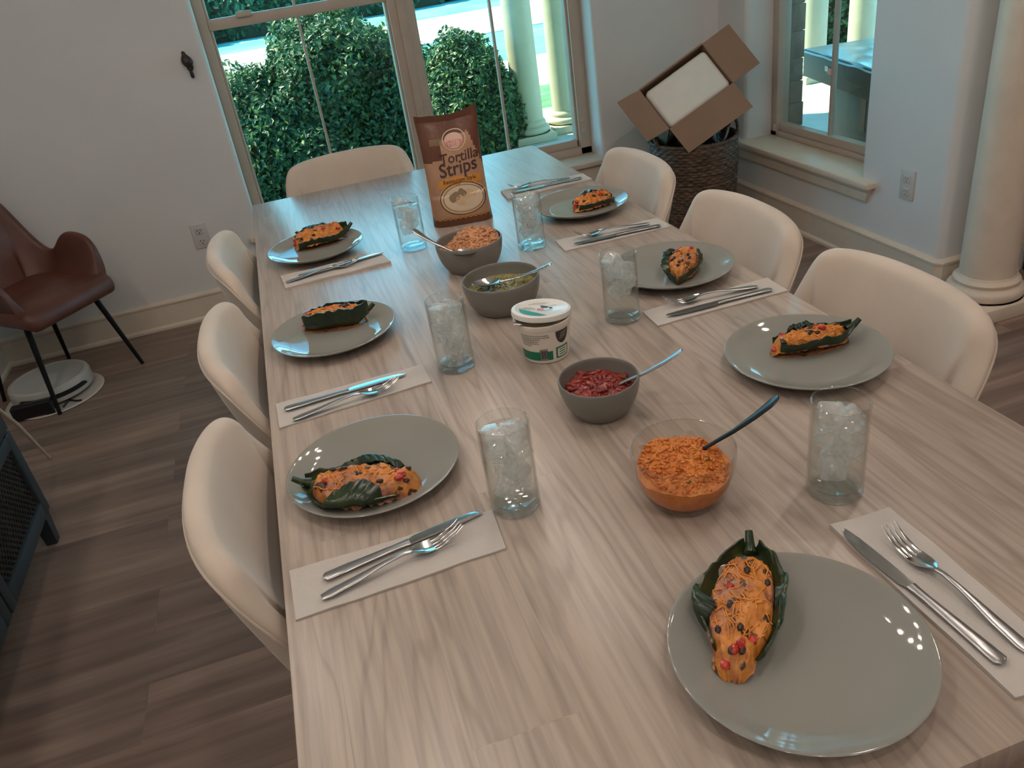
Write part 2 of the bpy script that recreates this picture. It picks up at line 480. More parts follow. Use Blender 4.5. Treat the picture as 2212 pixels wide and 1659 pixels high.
# ------------------------------------------------------------------ mesh builder
class MB:
    def __init__(s):
        s.v = []
        s.f = []
        s.mi = []
        s.cur = 0

    def add(s, vs, fs, mat=None):
        o = len(s.v)
        s.v += [tuple(p) for p in vs]
        for f in fs:
            s.f.append(tuple(i + o for i in f))
            s.mi.append(s.cur if mat is None else mat)
        return s

    def box(s, x0, x1, y0, y1, z0, z1):
        return s.add([(x0, y0, z0), (x1, y0, z0), (x1, y1, z0), (x0, y1, z0), (x0, y0, z1), (x1, y0, z1), (x1, y1, z1), (x0, y1, z1)],
                     [(0, 3, 2, 1), (4, 5, 6, 7), (0, 1, 5, 4), (1, 2, 6, 5), (2, 3, 7, 6), (3, 0, 4, 7)])

    def bbox(s, x0, x1, y0, y1, z0, z1, r=0.004, seg=3):
        """box with every edge rounded"""
        import bmesh
        bm = bmesh.new()
        bmesh.ops.create_cube(bm, size=1.0)
        for v in bm.verts:
            v.co = Vector(((x0 + x1) / 2 + v.co.x * (x1 - x0), (y0 + y1) / 2 + v.co.y * (y1 - y0), (z0 + z1) / 2 + v.co.z * (z1 - z0)))
        bmesh.ops.bevel(bm, geom=bm.edges[:], offset=r, segments=seg, profile=0.5, affect='EDGES')
        bm.verts.index_update()
        s.add([v.co[:] for v in bm.verts], [[v.index for v in f.verts] for f in bm.faces])
        bm.free()
        return s

    def lathe(s, prof, n=48, c=(0, 0), cap=True):
        vs, fs = [], []
        for r, z in prof:
            for i in range(n):
                a = 2 * pi * i / n
                vs.append((c[0] + r * cos(a), c[1] + r * sin(a), z))
        for j in range(len(prof) - 1):
            for i in range(n):
                k = (i + 1) % n
                fs.append((j * n + i, j * n + k, (j + 1) * n + k, (j + 1) * n + i))
        if cap:
            if prof[0][0] > 1e-6:
                fs.append(tuple(range(n))[::-1])
            if prof[-1][0] > 1e-6:
                fs.append(tuple((len(prof) - 1) * n + i for i in range(n)))
        return s.add(vs, fs)

    def loops(s, loops, closed=True, caps=True, ring=False):
        """skin a list of vertex loops"""
        n = len(loops[0])
        vs = [p for L in loops for p in L]
        fs = []
        m = len(loops)
        for j in range(m if ring else m - 1):
            j2 = (j + 1) % m
            for i in range(n if closed else n - 1):
                k = (i + 1) % n
                fs.append((j * n + i, j * n + k, j2 * n + k, j2 * n + i))
        if caps and closed and not ring:
            fs.append(tuple(range(n))[::-1])
            fs.append(tuple((m - 1) * n + i for i in range(n)))
        return s.add(vs, fs)

    def tube(s, pts, radii, n=10, flat=1.0, up=(0, 0, 1)):
        """tube along pts; radii may be numbers or (side, up) pairs"""
        L = []
        up = Vector(up)
        P = [Vector(p) for p in pts]
        for i, p in enumerate(P):
            t = (P[min(i + 1, len(P) - 1)] - P[max(i - 1, 0)]).normalized()
            sd = t.cross(up)
            if sd.length < 1e-4:
                sd = t.cross(Vector((1, 0, 0)))
            sd.normalize()
            u = sd.cross(t).normalized()
            r = radii[i] if isinstance(radii, list) else radii
            ra, rb = r if isinstance(r, (list, tuple)) else (r, r * flat)
            L.append([p + sd * (ra * cos(2 * pi * k / n)) + u * (rb * sin(2 * pi * k / n)) for k in range(n)])
        return s.loops(L)

    def grid(s, fn, nu, nv):
        vs = [fn(i / nu, j / nv) for j in range(nv + 1) for i in range(nu + 1)]
        fs = [(j * (nu + 1) + i, j * (nu + 1) + i + 1, (j + 1) * (nu + 1) + i + 1, (j + 1) * (nu + 1) + i) for j in range(nv) for i in range(nu)]
        return s.add(vs, fs)

    def prism(s, poly, z0, z1):
        n = len(poly)
        return s.add([(x, y, z0) for x, y in poly] + [(x, y, z1) for x, y in poly],
                     [tuple(range(n))[::-1], tuple(n + i for i in range(n))] + [(i, (i + 1) % n, n + (i + 1) % n, n + i) for i in range(n)])

    def blob(s, c, r, seed=0, amp=0.2, nu=10, nv=7, freq=1.5):
        c = Vector(c)
        r = r if isinstance(r, (list, tuple)) else (r, r, r)
        vs, fs = [], []
        for j in range(nv + 1):
            th = pi * j / nv
            for i in range(nu):
                a = 2 * pi * i / nu
                d = Vector((sin(th) * cos(a), sin(th) * sin(a), cos(th)))
                k = 1 + amp * noise.noise(d * freq + Vector((seed * 3.7, seed * 1.3, seed)))
                vs.append(c + Vector((d.x * r[0], d.y * r[1], d.z * r[2])) * k)
        for j in range(nv):
            for i in range(nu):
                k = (i + 1) % nu
                fs.append((j * nu + i, (j + 1) * nu + i, (j + 1) * nu + k, j * nu + k))
        return s.add(vs, fs)

    def xf(s, mat, start=0):
        for i in range(start, len(s.v)):
            s.v[i] = tuple(mat @ Vector(s.v[i]))
        return s

    def mesh(s, name, mats, smooth=True, angle=38):
        me = bpy.data.meshes.new(name)
        me.from_pydata(s.v, [], s.f)
        for m in (mats if isinstance(mats, (list, tuple)) else [mats]):
            me.materials.append(m)
        if any(s.mi):
            me.polygons.foreach_set('material_index', s.mi)
        me.polygons.foreach_set('use_smooth', [smooth] * len(me.polygons))
        me.update()
        if smooth and angle < 179:
            me.set_sharp_from_angle(angle=radians(angle))
        return me


def fix_normals(me):
    import bmesh
    bm = bmesh.new()
    bm.from_mesh(me)
    bmesh.ops.remove_doubles(bm, verts=bm.verts[:], dist=1e-6)
    bmesh.ops.recalc_face_normals(bm, faces=bm.faces[:])
    bm.to_mesh(me)
    bm.free()


def obj(name, mb, mat, parent=None, smooth=True, angle=38, sub=0, recalc=False, **props):
    me = mb.mesh(name, mat, smooth, angle)
    if recalc:
        fix_normals(me)
    o = bpy.data.objects.new(name, me)
    COL.objects.link(o)
    if parent is not None:
        o.parent = parent
    if sub:
        md = o.modifiers.new('sub', 'SUBSURF')
        md.levels = sub
        md.render_levels = sub
    for k, v in props.items():
        o[k] = v
    return o


def tag(o, label, cat, group=None, kind=None):
    o['label'] = label
    o['category'] = cat
    if group:
        o['group'] = group
    if kind:
        o['kind'] = kind
    return o


def thing(name, label, cat, loc=(0, 0, 0), rz=0.0, group=None):
    o = bpy.data.objects.new(name, None)
    o.empty_display_size = 0.05
    COL.objects.link(o)
    o.location = loc
    o.rotation_euler = (0, 0, rz)
    return tag(o, label, cat, group)


def struct(name, mb, mat, parent=None, **kw):
    o = obj(name, mb, mat, parent, **kw)
    if parent is None:
        o['kind'] = 'structure'
    return o


def struct_root(name):
    o = bpy.data.objects.new(name, None)
    COL.objects.link(o)
    o['kind'] = 'structure'
    return o


def copy_tree(o, parent=None, loc=None, rz=None, label=None, name=None):
    c = o.copy()
    COL.objects.link(c)
    if parent is not None:
        c.parent = parent
    if loc is not None:
        c.location = loc
    if rz is not None:
        c.rotation_euler = (0, 0, rz)
    if label:
        c['label'] = label
    for ch in list(o.children):
        copy_tree(ch, c)
    return c


# ------------------------------------------------------------------ setting
FARY, RX, LX, CEIL = 3.65, 2.45, -1.36, 2.75
OX0, OX1, OZ0, OZ1 = -0.06, 1.757, 0.335, 2.25      # far window opening
RY0, RY1 = 2.483, 3.385                             # right window opening
SILL = 0.36


def wall_panel(mb, P, u0, u1, z0, z1, hole=None, r=0.022, depth=0.16):
    """wall face in (u, z); P(u, d, z) maps to world, d is depth behind the face. The hole's edges are bullnosed."""
    def quad(a, b, c, d):
        mb.add([a, b, c, d], [(0, 1, 2, 3)])
    if hole is None:
        quad(P(u0, 0, z0), P(u1, 0, z0), P(u1, 0, z1), P(u0, 0, z1))
        return
    a0, a1, b0, b1 = hole
    quad(P(u0, 0, z0), P(a0 - r, 0, z0), P(a0 - r, 0, z1), P(u0, 0, z1))
    quad(P(a1 + r, 0, z0), P(u1, 0, z0), P(u1, 0, z1), P(a1 + r, 0, z1))
    quad(P(a0 - r, 0, z0), P(a1 + r, 0, z0), P(a1 + r, 0, b0), P(a0 - r, 0, b0))
    quad(P(a0 - r, 0, b1 + r), P(a1 + r, 0, b1 + r), P(a1 + r, 0, z1), P(a0 - r, 0, z1))
    n = 6
    for sgn, a in ((-1, a0), (1, a1)):
        pts = [(a + sgn * (r - r * sin(pi / 2 * k / n)), r - r * cos(pi / 2 * k / n)) for k in range(n + 1)] + [(a, depth)]
        for (ua, da), (ub, db) in zip(pts, pts[1:]):
            quad(P(ua, da, b0), P(ub, db, b0), P(ub, db, b1 + (r if True else 0)), P(ua, da, b1 + r))
    pts = [(b1 + (r - r * sin(pi / 2 * k / n)), r - r * cos(pi / 2 * k / n)) for k in range(n + 1)] + [(b1, depth)]
    for (za, da), (zb, db) in zip(pts, pts[1:]):
        quad(P(a0, da, za), P(a1, da, za), P(a1, db, zb), P(a0, db, zb))


def mold(path, prof, name, mat):
    """extrude profile (offset outward to the room, z) along a 2-D path with mitred corners; left of the path is the room"""
    P = [Vector(p) for p in path]
    L = []
    for i, p in enumerate(P):
        d0 = (P[i] - P[i - 1]).normalized() if i else None
        d1 = (P[i + 1] - P[i]).normalized() if i < len(P) - 1 else None
        n0 = Vector((-d0.y, d0.x)) if d0 else None
        n1 = Vector((-d1.y, d1.x)) if d1 else None
        if n0 is None:
            m = n1
        elif n1 is None:
            m = n0
        else:
            m = (n0 + n1)
            m = m / (m.length_squared / 2)
        L.append([(p.x + m.x * o, p.y + m.y * o, z) for o, z in prof])
    mb = MB().loops(L)
    o = struct(name, mb, mat, recalc=True, angle=25)
    return o


BASE = [(0, 0), (0.024, 0), (0.024, 0.012), (0.018, 0.02), (0.015, 0.022), (0.015, 0.118), (0.02, 0.122), (0.021, 0.131), (0.016, 0.137), (0.008, 0.141), (0, 0.143)]

mb = MB().box(-1.9, 6.0, -4.3, 3.9, -0.12, 0)
struct('floor', mb, M['floor'], smooth=False)
mb = MB().box(-1.9, 6.0, -4.3, 3.9, CEIL, CEIL + 0.1)
struct('ceiling', mb, M['ceiling'], smooth=False)

mb = MB()
wall_panel(mb, lambda u, d, z: (u, FARY + d, z), LX, RX, 0, CEIL, (OX0, OX1, OZ0, OZ1))
mb.box(LX - 0.4, OX0 - 0.025, FARY + 0.17, FARY + 0.27, -0.3, CEIL + 0.1)
mb.box(OX1 + 0.025, RX + 0.3, FARY + 0.17, FARY + 0.27, -0.3, CEIL + 0.1)
mb.box(OX0 - 0.025, OX1 + 0.025, FARY + 0.17, FARY + 0.27, -0.3, OZ0)
mb.box(OX0 - 0.025, OX1 + 0.025, FARY + 0.17, FARY + 0.27, OZ1, CEIL + 0.1)
struct('wall_far', mb, M['wall'], angle=30)

mb = MB()
wall_panel(mb, lambda u, d, z: (RX + d, u, z), 2.035, FARY, 0, CEIL, (RY0, RY1, OZ0, OZ1))
# bullnosed end of the wall, then the hall wall running right
n = 8
pts = [(RX + 0.035 - 0.035 * cos(pi / 2 * k / n), 2.035 - 0.035 * sin(pi / 2 * k / n)) for k in range(n + 1)] + [(6.0, 2.0)]
for (xa, ya), (xb, yb) in zip(pts, pts[1:]):
    mb.add([(xa, ya, 0), (xb, yb, 0), (xb, yb, CEIL), (xa, ya, CEIL)], [(0, 1, 2, 3)])
struct('wall_right', mb, M['wall'], angle=30)
# outside skin of the right wall: stone veneer with rough courses
mb = MB()
zc = -0.3
k = 0
while zc < 2.8:
    h = 0.105 + 0.03 * rng.random()
    e = 0.012 * rng.random()
    mb.bbox(2.655, 2.768 + 0.014 * rng.random(), RY1 - 0.014 - e * 0.5, RY1 + 0.5, zc, zc + h - 0.0025, 0.004, 2)
    zc += h
struct('trim_stone', mb, M['stone'])
mb = MB().box(2.66, 2.755, RY1 - 0.012, RY1 + 0.48, -0.3, 2.8)
struct('trim_mortar', mb, M['stone'], smooth=False)
mb = MB().box(2.64, 2.74, 2.12, RY0 + 0.005, -0.3, 2.8).box(2.64, 2.74, RY0, RY1, -0.3, 0.33).box(2.64, 2.74, RY0, RY1, 2.25, 2.8)
mb.box(2.64, 2.70, RY1, 3.92, -0.3, 2.8)
struct('wall_porch', mb, M['stone'], smooth=False)

mb = MB().box(LX - 0.1, LX, -4.3, FARY, 0, CEIL)
struct('wall_left', mb, M['wall'], smooth=False)
mb = MB().box(LX - 0.1, 6.1, -4.3, -4.2, 0, CEIL)
struct('wall_back', mb, M['wall'], smooth=False)
mb = MB().box(6.0, 6.1, -4.3, 2.05, 0, CEIL)
struct('wall_hall', mb, M['wall'], smooth=False)

mold([(RX, FARY), (LX, FARY)], BASE, 'baseboard_far', M['trim'])
mold([(2.83, 2.0), (RX + 0.012, 2.0), (RX, 2.012), (RX, FARY)], BASE, 'baseboard_right', M['trim'])
mold([(LX, FARY), (LX, -4.2)], BASE, 'baseboard_left', M['trim'])

# windows --------------------------------------------------------------
WY = 3.80
w1 = struct_root('window_1')


def fbox(name, mb, parent, mat='sash', **kw):
    return obj(name, mb, M[mat], parent, **kw)


mb = MB()
for a, b_, c, d in ((OX0, -0.018, SILL, OZ1), (1.692, OX1, SILL, OZ1), (0.796, 0.914, SILL, OZ1), (OX0, OX1, SILL, 0.40), (OX0, OX1, 2.2, OZ1)):
    mb.bbox(a, b_, WY - 0.01, WY + 0.10, c, d, 0.004, 2)
mb.bbox(0.835, 0.875, WY - 0.022, WY + 0.02, SILL, OZ1, 0.005, 2)
fbox('frame', mb, w1)
for x0, x1 in ((-0.018, 0.796), (0.914, 1.692)):
    mb = MB()
    mb.bbox(x0, x1, WY + 0.01, WY + 0.06, 0.40, 0.441, 0.004, 2)
    mb.bbox(x0, x1, WY + 0.0, WY + 0.06, 1.260, 1.307, 0.005, 2)
    mb.bbox(x0, x0 + 0.012, WY + 0.01, WY + 0.06, 0.40, 2.2, 0.003, 2)
    mb.bbox(x1 - 0.012, x1, WY + 0.01, WY + 0.06, 0.40, 2.2, 0.003, 2)
    s_ = fbox('sash', mb, w1)
    mb = MB().bbox(x0 + 0.10 + 0.03, x0 + 0.10 + 0.10, WY - 0.016, WY + 0.01, 1.296, 1.322, 0.006, 3)
    fbox('sash_lock', mb, s_)
    fbox('glass_pane', MB().box(x0, x1, WY + 0.036, WY + 0.040, 0.43, 2.2), w1, 'pane', smooth=False)
    xm = 0.379 if x0 < 0.5 else 1.302
    fbox('muntin', MB().bbox(xm - 0.006, xm + 0.006, WY + 0.026, WY + 0.052, 0.43, 2.2, 0.002, 2), w1)
mb = MB().bbox(1.704, 1.722, WY - 0.02, WY, 0.47, 0.50, 0.004, 2).bbox(1.704, 1.722, WY - 0.02, WY, 0.53, 0.55, 0.004, 2)
fbox('hinge', mb, w1)
SILLP = [(-0.02, 0), (0.045, 0)]
mb = MB().bbox(OX0 - 0.05, OX1 + 0.05, FARY - 0.04, WY + 0.02, SILL - 0.028, SILL, 0.006, 3)
struct('trim_1', mb, M['trim'])
mb = MB().prism([(OX0 - 0.03, FARY), (OX0 - 0.03, FARY - 0.016), (OX1 + 0.03, FARY - 0.016), (OX1 + 0.03, FARY)], SILL - 0.105, SILL - 0.028)
struct('trim_2', mb, M['trim'], smooth=False)

w2 = struct_root('window_2')
WX = 2.60
mb = MB()
for a, b_, c, d in ((RY0, RY0 + 0.05, SILL, OZ1), (RY1 - 0.052, RY1, SILL, OZ1), (RY0, RY1, SILL, 0.385), (RY0, RY1, 2.2, OZ1)):
    mb.bbox(WX, WX + 0.07, a, b_, c, d, 0.004, 2)
fbox('frame', mb, w2)
mb = MB().bbox(WX + 0.012, WX + 0.06, RY0 + 0.045, RY1 - 0.045, 0.385, 0.424, 0.004, 2)
mb.bbox(WX + 0.012, WX + 0.06, RY0 + 0.045, RY1 - 0.045, 1.29, 1.335, 0.004, 2)
fbox('sash', mb, w2)
fbox('glass_pane', MB().box(WX + 0.034, WX + 0.038, RY0 + 0.04, RY1 - 0.04, 0.41, 2.2), w2, 'pane', smooth=False)
fbox('muntin', MB().bbox(WX + 0.024, WX + 0.05, 2.938, 2.951, 0.41, 2.2, 0.002, 2), w2)
fbox('hinge', MB().bbox(WX - 0.012, WX, RY1 - 0.05, RY1 - 0.035, 0.385, 0.42, 0.003, 2), w2)
mb = MB().bbox(RX - 0.045, WX + 0.02, 2.385, 3.49, SILL - 0.028, SILL, 0.006, 3)
struct('trim_3', mb, M['trim'])
mb = MB()
L = []
for y, zz in ((2.43, 0.0), (3.45, 0.0)):
    L.append([(RX, y, 0.265), (RX - 0.012, y, 0.265), (RX - 0.018, y, 0.275), (RX - 0.020, y, 0.31), (RX - 0.034, y, 0.325), (RX - 0.034, y, SILL - 0.028), (RX, y, SILL - 0.028)])
mb.loops(L)
for i, v in enumerate(mb.v):
    if v[1] < 3:
        mb.v[i] = (v[0], v[1] - (v[2] - 0.265) * 0.45, v[2])
struct('trim_4', mb, M['trim'], recalc=True, smooth=False)

# dark hall door beyond the column
d1 = struct_root('door_1')
mb = MB().bbox(2.86, 3.80, 1.95, 1.992, 0.005, 2.1, 0.006, 2)
for x0, x1, z0, z1 in ((2.98, 3.28, 0.2, 0.95), (3.38, 3.68, 0.2, 0.95), (2.98, 3.28, 1.1, 1.95), (3.38, 3.68, 1.1, 1.95)):
    mb.bbox(x0, x1, 1.938, 1.955, z0, z1, 0.006, 2)
obj('panel', mb, M['door_wood'], d1)
obj('handle', MB().tube([(3.73, 1.95, 1.0), (3.73, 1.90, 1.0), (3.68, 1.885, 1.0), (3.62, 1.885, 1.0)], 0.01), M['brushed'], d1)

# interior column
CX, CY = 2.51, 1.83
cl = thing('column', 'cream round column on a square plinth by the wall end', 'column', (CX, CY, 0))
obj('plinth', MB().bbox(-0.14, 0.14, -0.14, 0.14, 0, 0.055, 0.005, 2), M['trim'], cl)
prof = [(0.128, 0.055)] + [(0.112 + 0.02 * cos(a), 0.078 + 0.023 * sin(a)) for a in [(-pi / 2) + pi * k / 8 for k in range(9)]] + \
       [(0.108, 0.103), (0.106, 0.108), (0.112, 0.113), (0.113, 0.120), (0.108, 0.126), (0.098, 0.13), (0.094, 0.14)]
obj('base_molding', MB().lathe(prof, 64), M['trim'], cl)
obj('shaft', MB().lathe([(0.094, 0.14), (0.091, 0.9), (0.084, 1.8), (0.078, 2.6)], 64), M['trim'], cl)
obj('capital', MB().lathe([(0.078, 2.6), (0.09, 2.61), (0.09, 2.63), (0.105, 2.66), (0.12, 2.69), (0.12, 2.75)], 64), M['trim'], cl)

# ceiling downlights (out of view; they light the room)
CANS = [(-0.35, 0.75), (1.4, 0.75), (0.5, -0.5), (-1.0, 1.6), (2.15, 1.3), (-1.0, 0.1), (-0.6, -1.2), (0.9, -1.2), (2.4, -1.2), (-0.6, -2.6), (0.9, -2.6), (2.4, -2.6), (3.9, 0.4), (3.9, -1.2)]  # the cans over the side aisles are added to brighten the floor
can = thing('ceiling_light', 'round recessed downlight in the ceiling', 'ceiling light', (*CANS[0], CEIL), 0, 'recessed ceiling downlights')
obj('trim_ring', MB().lathe([(0.062, -0.002), (0.075, -0.008), (0.088, -0.006), (0.09, 0.0), (0.062, 0.0)], 32, cap=False), M['white_plastic'], can)
obj('lens', MB().lathe([(0.0, -0.003), (0.062, -0.003), (0.062, -0.001)][::-1], 32), M['lamp'], can)
for x, y in CANS[1:]:
    copy_tree(can, loc=(x, y, CEIL))


M['bulb'] = emit_mat('lit_bulb', (1.0, 0.86, 0.74), BULB_POWER)
ch = thing('chandelier', 'linear chandelier with a row of small bulbs hanging above the table', 'chandelier', (0.525, 1.40, 1.86))
obj('bar', MB().bbox(-0.014, 0.014, -0.62, 0.62, 0.0, 0.028, 0.004, 2), M['black_metal'], ch)
for y in (-0.35, 0.35):
    obj('stem', MB().tube([(0, y, 0.027), (0, y, CEIL - 1.86 - 0.018)], 0.006, 10), M['black_metal'], ch)
obj('canopy', MB().bbox(-0.05, 0.05, -0.42, 0.42, CEIL - 1.86 - 0.02, CEIL - 1.86, 0.005, 2), M['black_metal'], ch)
for k in range(8):
    y = -0.56 + 0.16 * k
    b_ = obj('bulb', MB().blob((0, y, -0.030), 0.018, 0, 0.0, 16, 10), M['bulb'], ch)
    obj('socket', MB().lathe([(0.009, -0.016), (0.011, 0.001)], 14).xf(Matrix.Translation((0, y, 0))), M['black_metal'], b_)


# ------------------------------------------------------------------ outdoors
mb = MB().box(-60, 60, 3.92, 80, -0.5, -0.16)
struct('ground', mb, M['lawn'], smooth=False)
mb = MB()
mb.prism([(1.75, 5.6), (2.74, 5.6), (2.74, 2.0), (9, 2.0), (9, 6.45), (1.75, 6.45)], -0.4, -0.05)
struct('floor_porch', mb, M['concrete'], smooth=False)
mb = MB().box(-1.6, 1.75, 3.93, 7.4, -0.3, -0.12)
struct('ground_bed', mb, M['soil'], smooth=False)
mb = MB()
for (x0, x1, y0, y1) in ((2.2, 9, 6.7, 7.7), (2.6, 20, 9.0, 11.5), (-4, 30, 15.5, 21)):
    mb.box(x0, x1, y0, y1, -0.3, -0.145)
struct('ground_path', mb, M['concrete'], smooth=False)
mb = MB().grid(lambda u, v: (1.9 + 8 * u, 7.7 + 1.3 * v, -0.15 + 0.02 * noise.noise(Vector((u * 30, v * 9, 0)))), 40, 12)
struct('ground_grass', mb, M['grass'])
# porch roof, and an unseen window eave added to block sun and high sky
mb = MB().box(-3, 9, 3.88, 5.2, 2.45, 2.55).box(1.8, 9, 2.0, 6.6, 2.86, 2.96)
struct('ceiling_porch_sunblock', mb, M['porch_col'], smooth=False)


def porch_column(x, y, label):
    t = thing('porch_column', label, 'column', (x, y, -0.05), 0, 'white porch columns')
    obj('plinth', MB().bbox(-0.17, 0.17, -0.17, 0.17, 0, 0.06, 0.006, 2), M['porch_col'], t)
    p = [(0.16, 0.06)] + [(0.14 + 0.022 * cos(a), 0.088 + 0.028 * sin(a)) for a in [(-pi / 2) + pi * k / 6 for k in range(7)]] + [(0.13, 0.12), (0.135, 0.135), (0.13, 0.15), (0.118, 0.165)]
    obj('base_molding', MB().lathe(p, 40), M['porch_col'], t)
    obj('shaft', MB().lathe([(0.116, 0.165), (0.112, 1.2), (0.098, 2.9)], 40), M['porch_col'], t)


porch_column(2.13, 6.10, 'white porch column beside the hedge, seen through the big window')
porch_column(2.50, 6.22, 'white porch column at the right edge of the big window')
porch_column(4.80, 6.12, 'white porch column left of the muntin in the small window')
porch_column(5.30, 6.12, 'white porch column at the right edge of the small window')


def bush(name, label, lobes, nleaf, mat, size=0.03, group=None, cat='shrub', seed=1, core=0.80):
    """leafy shrub: a dark inner mass and thousands of small folded leaves on its lobes"""
    r = np.random.RandomState(seed)
    c = np.mean([l[0] for l in lobes], axis=0)
    base = Vector((c[0], c[1], -0.12))
    t = thing(name, label, cat, base, 0, group)
    core_mb = MB()
    for i, (p, rad) in enumerate(lobes):
        core_mb.blob(Vector(p) - base, tuple(x * core for x in rad), i + seed, 0.25, 20, 14)
    obj('branches', core_mb, M['twig'], t)
    A = np.array([l[1][0] * l[1][1] + l[1][2] * l[1][0] for l in lobes])
    nout, nleaf = nleaf, nleaf * 3
    k = r.choice(len(lobes), nleaf, p=A / A.sum())
    P = np.array([l[0] for l in lobes])[k]
    RR = np.array([l[1] for l in lobes])[k]
    d = r.normal(size=(nleaf, 3))
    d /= np.linalg.norm(d, axis=1)[:, None]
    bumpy = np.array([1 + 0.2 * noise.noise(Vector(q) * 2.4 + Vector((kk, 0, 0))) for q, kk in zip(d, k)])
    pos = P + d * RR * (bumpy * (0.84 + 0.24 * r.rand(nleaf)))[:, None] - np.array(base)
    deep = np.zeros(nleaf, bool)
    for i, (p_, rad_) in enumerate(lobes):
        deep |= (k != i) & ((((pos + np.array(base) - np.array(p_)) / np.array(rad_)) ** 2).sum(1) < 0.72)
    keep = np.nonzero(~deep & (pos[:, 2] > 0.02))[0][:nout]
    pos, d, nleaf = pos[keep], d[keep], len(keep)
    nrm = d + r.normal(size=(nleaf, 3)) * 0.7
    nrm[:, 2] += 0.35
    nrm /= np.linalg.norm(nrm, axis=1)[:, None]
    ax = np.cross(nrm, r.normal(size=(nleaf, 3)))
    ax /= np.linalg.norm(ax, axis=1)[:, None]
    bx = np.cross(nrm, ax)
    s = size * (0.7 + 0.6 * r.rand(nleaf))[:, None]
    v = np.stack([pos - ax * s, pos + bx * s * 0.5 + nrm * s * 0.15, pos + ax * s, pos - bx * s * 0.5 + nrm * s * 0.15], 1).reshape(-1, 3)
    m_ = MB()
    m_.v = v.tolist()
    m_.f = [(4 * i, 4 * i + 1, 4 * i + 2, 4 * i + 3) for i in range(len(v) // 4)]
    m_.mi = [0] * len(m_.f)
    obj('leaves', m_, mat, t, smooth=False, kind='stuff')
    return t


bush('hedge', 'large tall leafy green hedge behind the left half of the big window',
     [((0.08, 6.80, -0.02), (0.66, 0.6, 0.78)), ((0.69, 6.90, 0.44), (0.60, 0.6, 0.66)), ((1.20, 6.75, 0.04), (0.50, 0.6, 0.74)), ((0.52, 6.65, -0.15), (0.95, 0.6, 0.62)),
      ((-0.20, 6.9, -0.22), (0.5, 0.55, 0.64))], 32000, M['leaf'], 0.027, 'hedges outside the big window', 'hedge', 3)
bush('hedge', 'rounded green hedge outside the right half of the big window, left of the porch columns',
     [((1.66, 6.15, 0.24), (0.38, 0.45, 0.57)), ((1.72, 6.3, 0.0), (0.26, 0.4, 0.50)), ((1.50, 6.05, 0.05), (0.30, 0.4, 0.55)), ((1.86, 6.35, -0.05), (0.22, 0.35, 0.42))], 16000, M['leaf'], 0.024, 'hedges outside the big window', 'hedge', 5)
FAR = [(-3.0, 25.5, 0.5, 1.7), (0.2, 26.5, 0.5, 1.9), (4.0, 27.0, 0.6, 2.0), (8.4, 27.0, 0.6, 2.1), (13.0, 26.5, 0.6, 2.1)]
for i, (x, y, h, r_) in enumerate(FAR):
    bush('bush', ['leftmost dark green bush across the lawn, in the top left of the big window', 'second bush from the left across the lawn, above the tall hedge',
                  'middle bush of the row across the lawn, behind the window mullion', 'fourth bush from the left across the lawn, above the rounded hedge',
                  'rightmost bush of the row across the lawn, behind the porch columns'][i],
         [((x, y, h), (r_, r_ * 0.8, r_ * 0.9)), ((x + 0.8, y - 0.4, h * 0.6), (r_ * 0.8, r_ * 0.6, r_ * 0.7)), ((x - 1, y, h * 0.7), (r_ * 0.8, r_ * 0.7, r_ * 0.8))],
         4000, M['leaf_far'], 0.12, 'bushes across the lawn', 'bush', 10 + i, 0.92)
bush('shrub', 'green shrub beyond the porch, between the columns in the small window',
     [((5.9, 7.6, 0.7), (0.5, 0.5, 0.9)), ((5.5, 7.7, 0.3), (0.5, 0.5, 0.6)), ((6.4, 7.6, 0.5), (0.5, 0.5, 0.8))], 5000, M['leaf'], 0.045, None, 'shrub', 21)
bush('shrub', 'bright green shrub beside the stone edge, seen in the small window',
     [((4.7, 7.9, 0.3), (0.45, 0.45, 0.6)), ((4.3, 8.1, 0.2), (0.4, 0.4, 0.5))], 4000, M['leaf'], 0.04, None, 'shrub', 22)
for i in range(7):
    tag(obj('rock', MB().blob((2.05 + 0.16 * i, 6.66 + 0.07 * (i % 3), -0.12), (0.09, 0.07, 0.05), i, 0.4, 10, 7), M['pebble']),
        'grey rock edging the path beyond the porch columns', 'rock', 'rocks beyond the porch columns')


def carton(name, label, loc, rz, sx, sy, sz, lidded=False):
    t = thing(name, label, 'box', loc, rz, 'cardboard boxes stacked on the porch')
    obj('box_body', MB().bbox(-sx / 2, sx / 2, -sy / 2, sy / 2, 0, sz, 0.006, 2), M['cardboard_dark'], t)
    if lidded:
        rr = random.Random(3)
        mb = MB().grid(lambda u, v: ((u - 0.5) * (sx + 0.012), (v - 0.5) * (sy + 0.012),
                                     sz + 0.004 + 0.012 * max(0, noise.noise(Vector((u * 5, v * 5, 2)))) - (0.02 if min(u, v, 1 - u, 1 - v) < 0.01 else 0)), 40, 40)
        obj('wrap_film', mb, M['tape'], t)
        obj('red_label', MB().box(-sx / 2 - 0.002, -sx / 2, 0.10, 0.16, sz * 0.40, sz * 0.62), M['red_ink'], t, smooth=False)
        obj('white_label', MB().box(-sx / 2 - 0.003, -sx / 2 - 0.001, 0.145, 0.185, sz * 0.48, sz * 0.66), M['outlet'], t, smooth=False)
    else:
        obj('packing_tape', MB().box(-sx / 2 - 0.002, -sx / 2, -0.03, 0.03, sz * 0.3, sz), M['cardboard'], t, smooth=False)
    return t


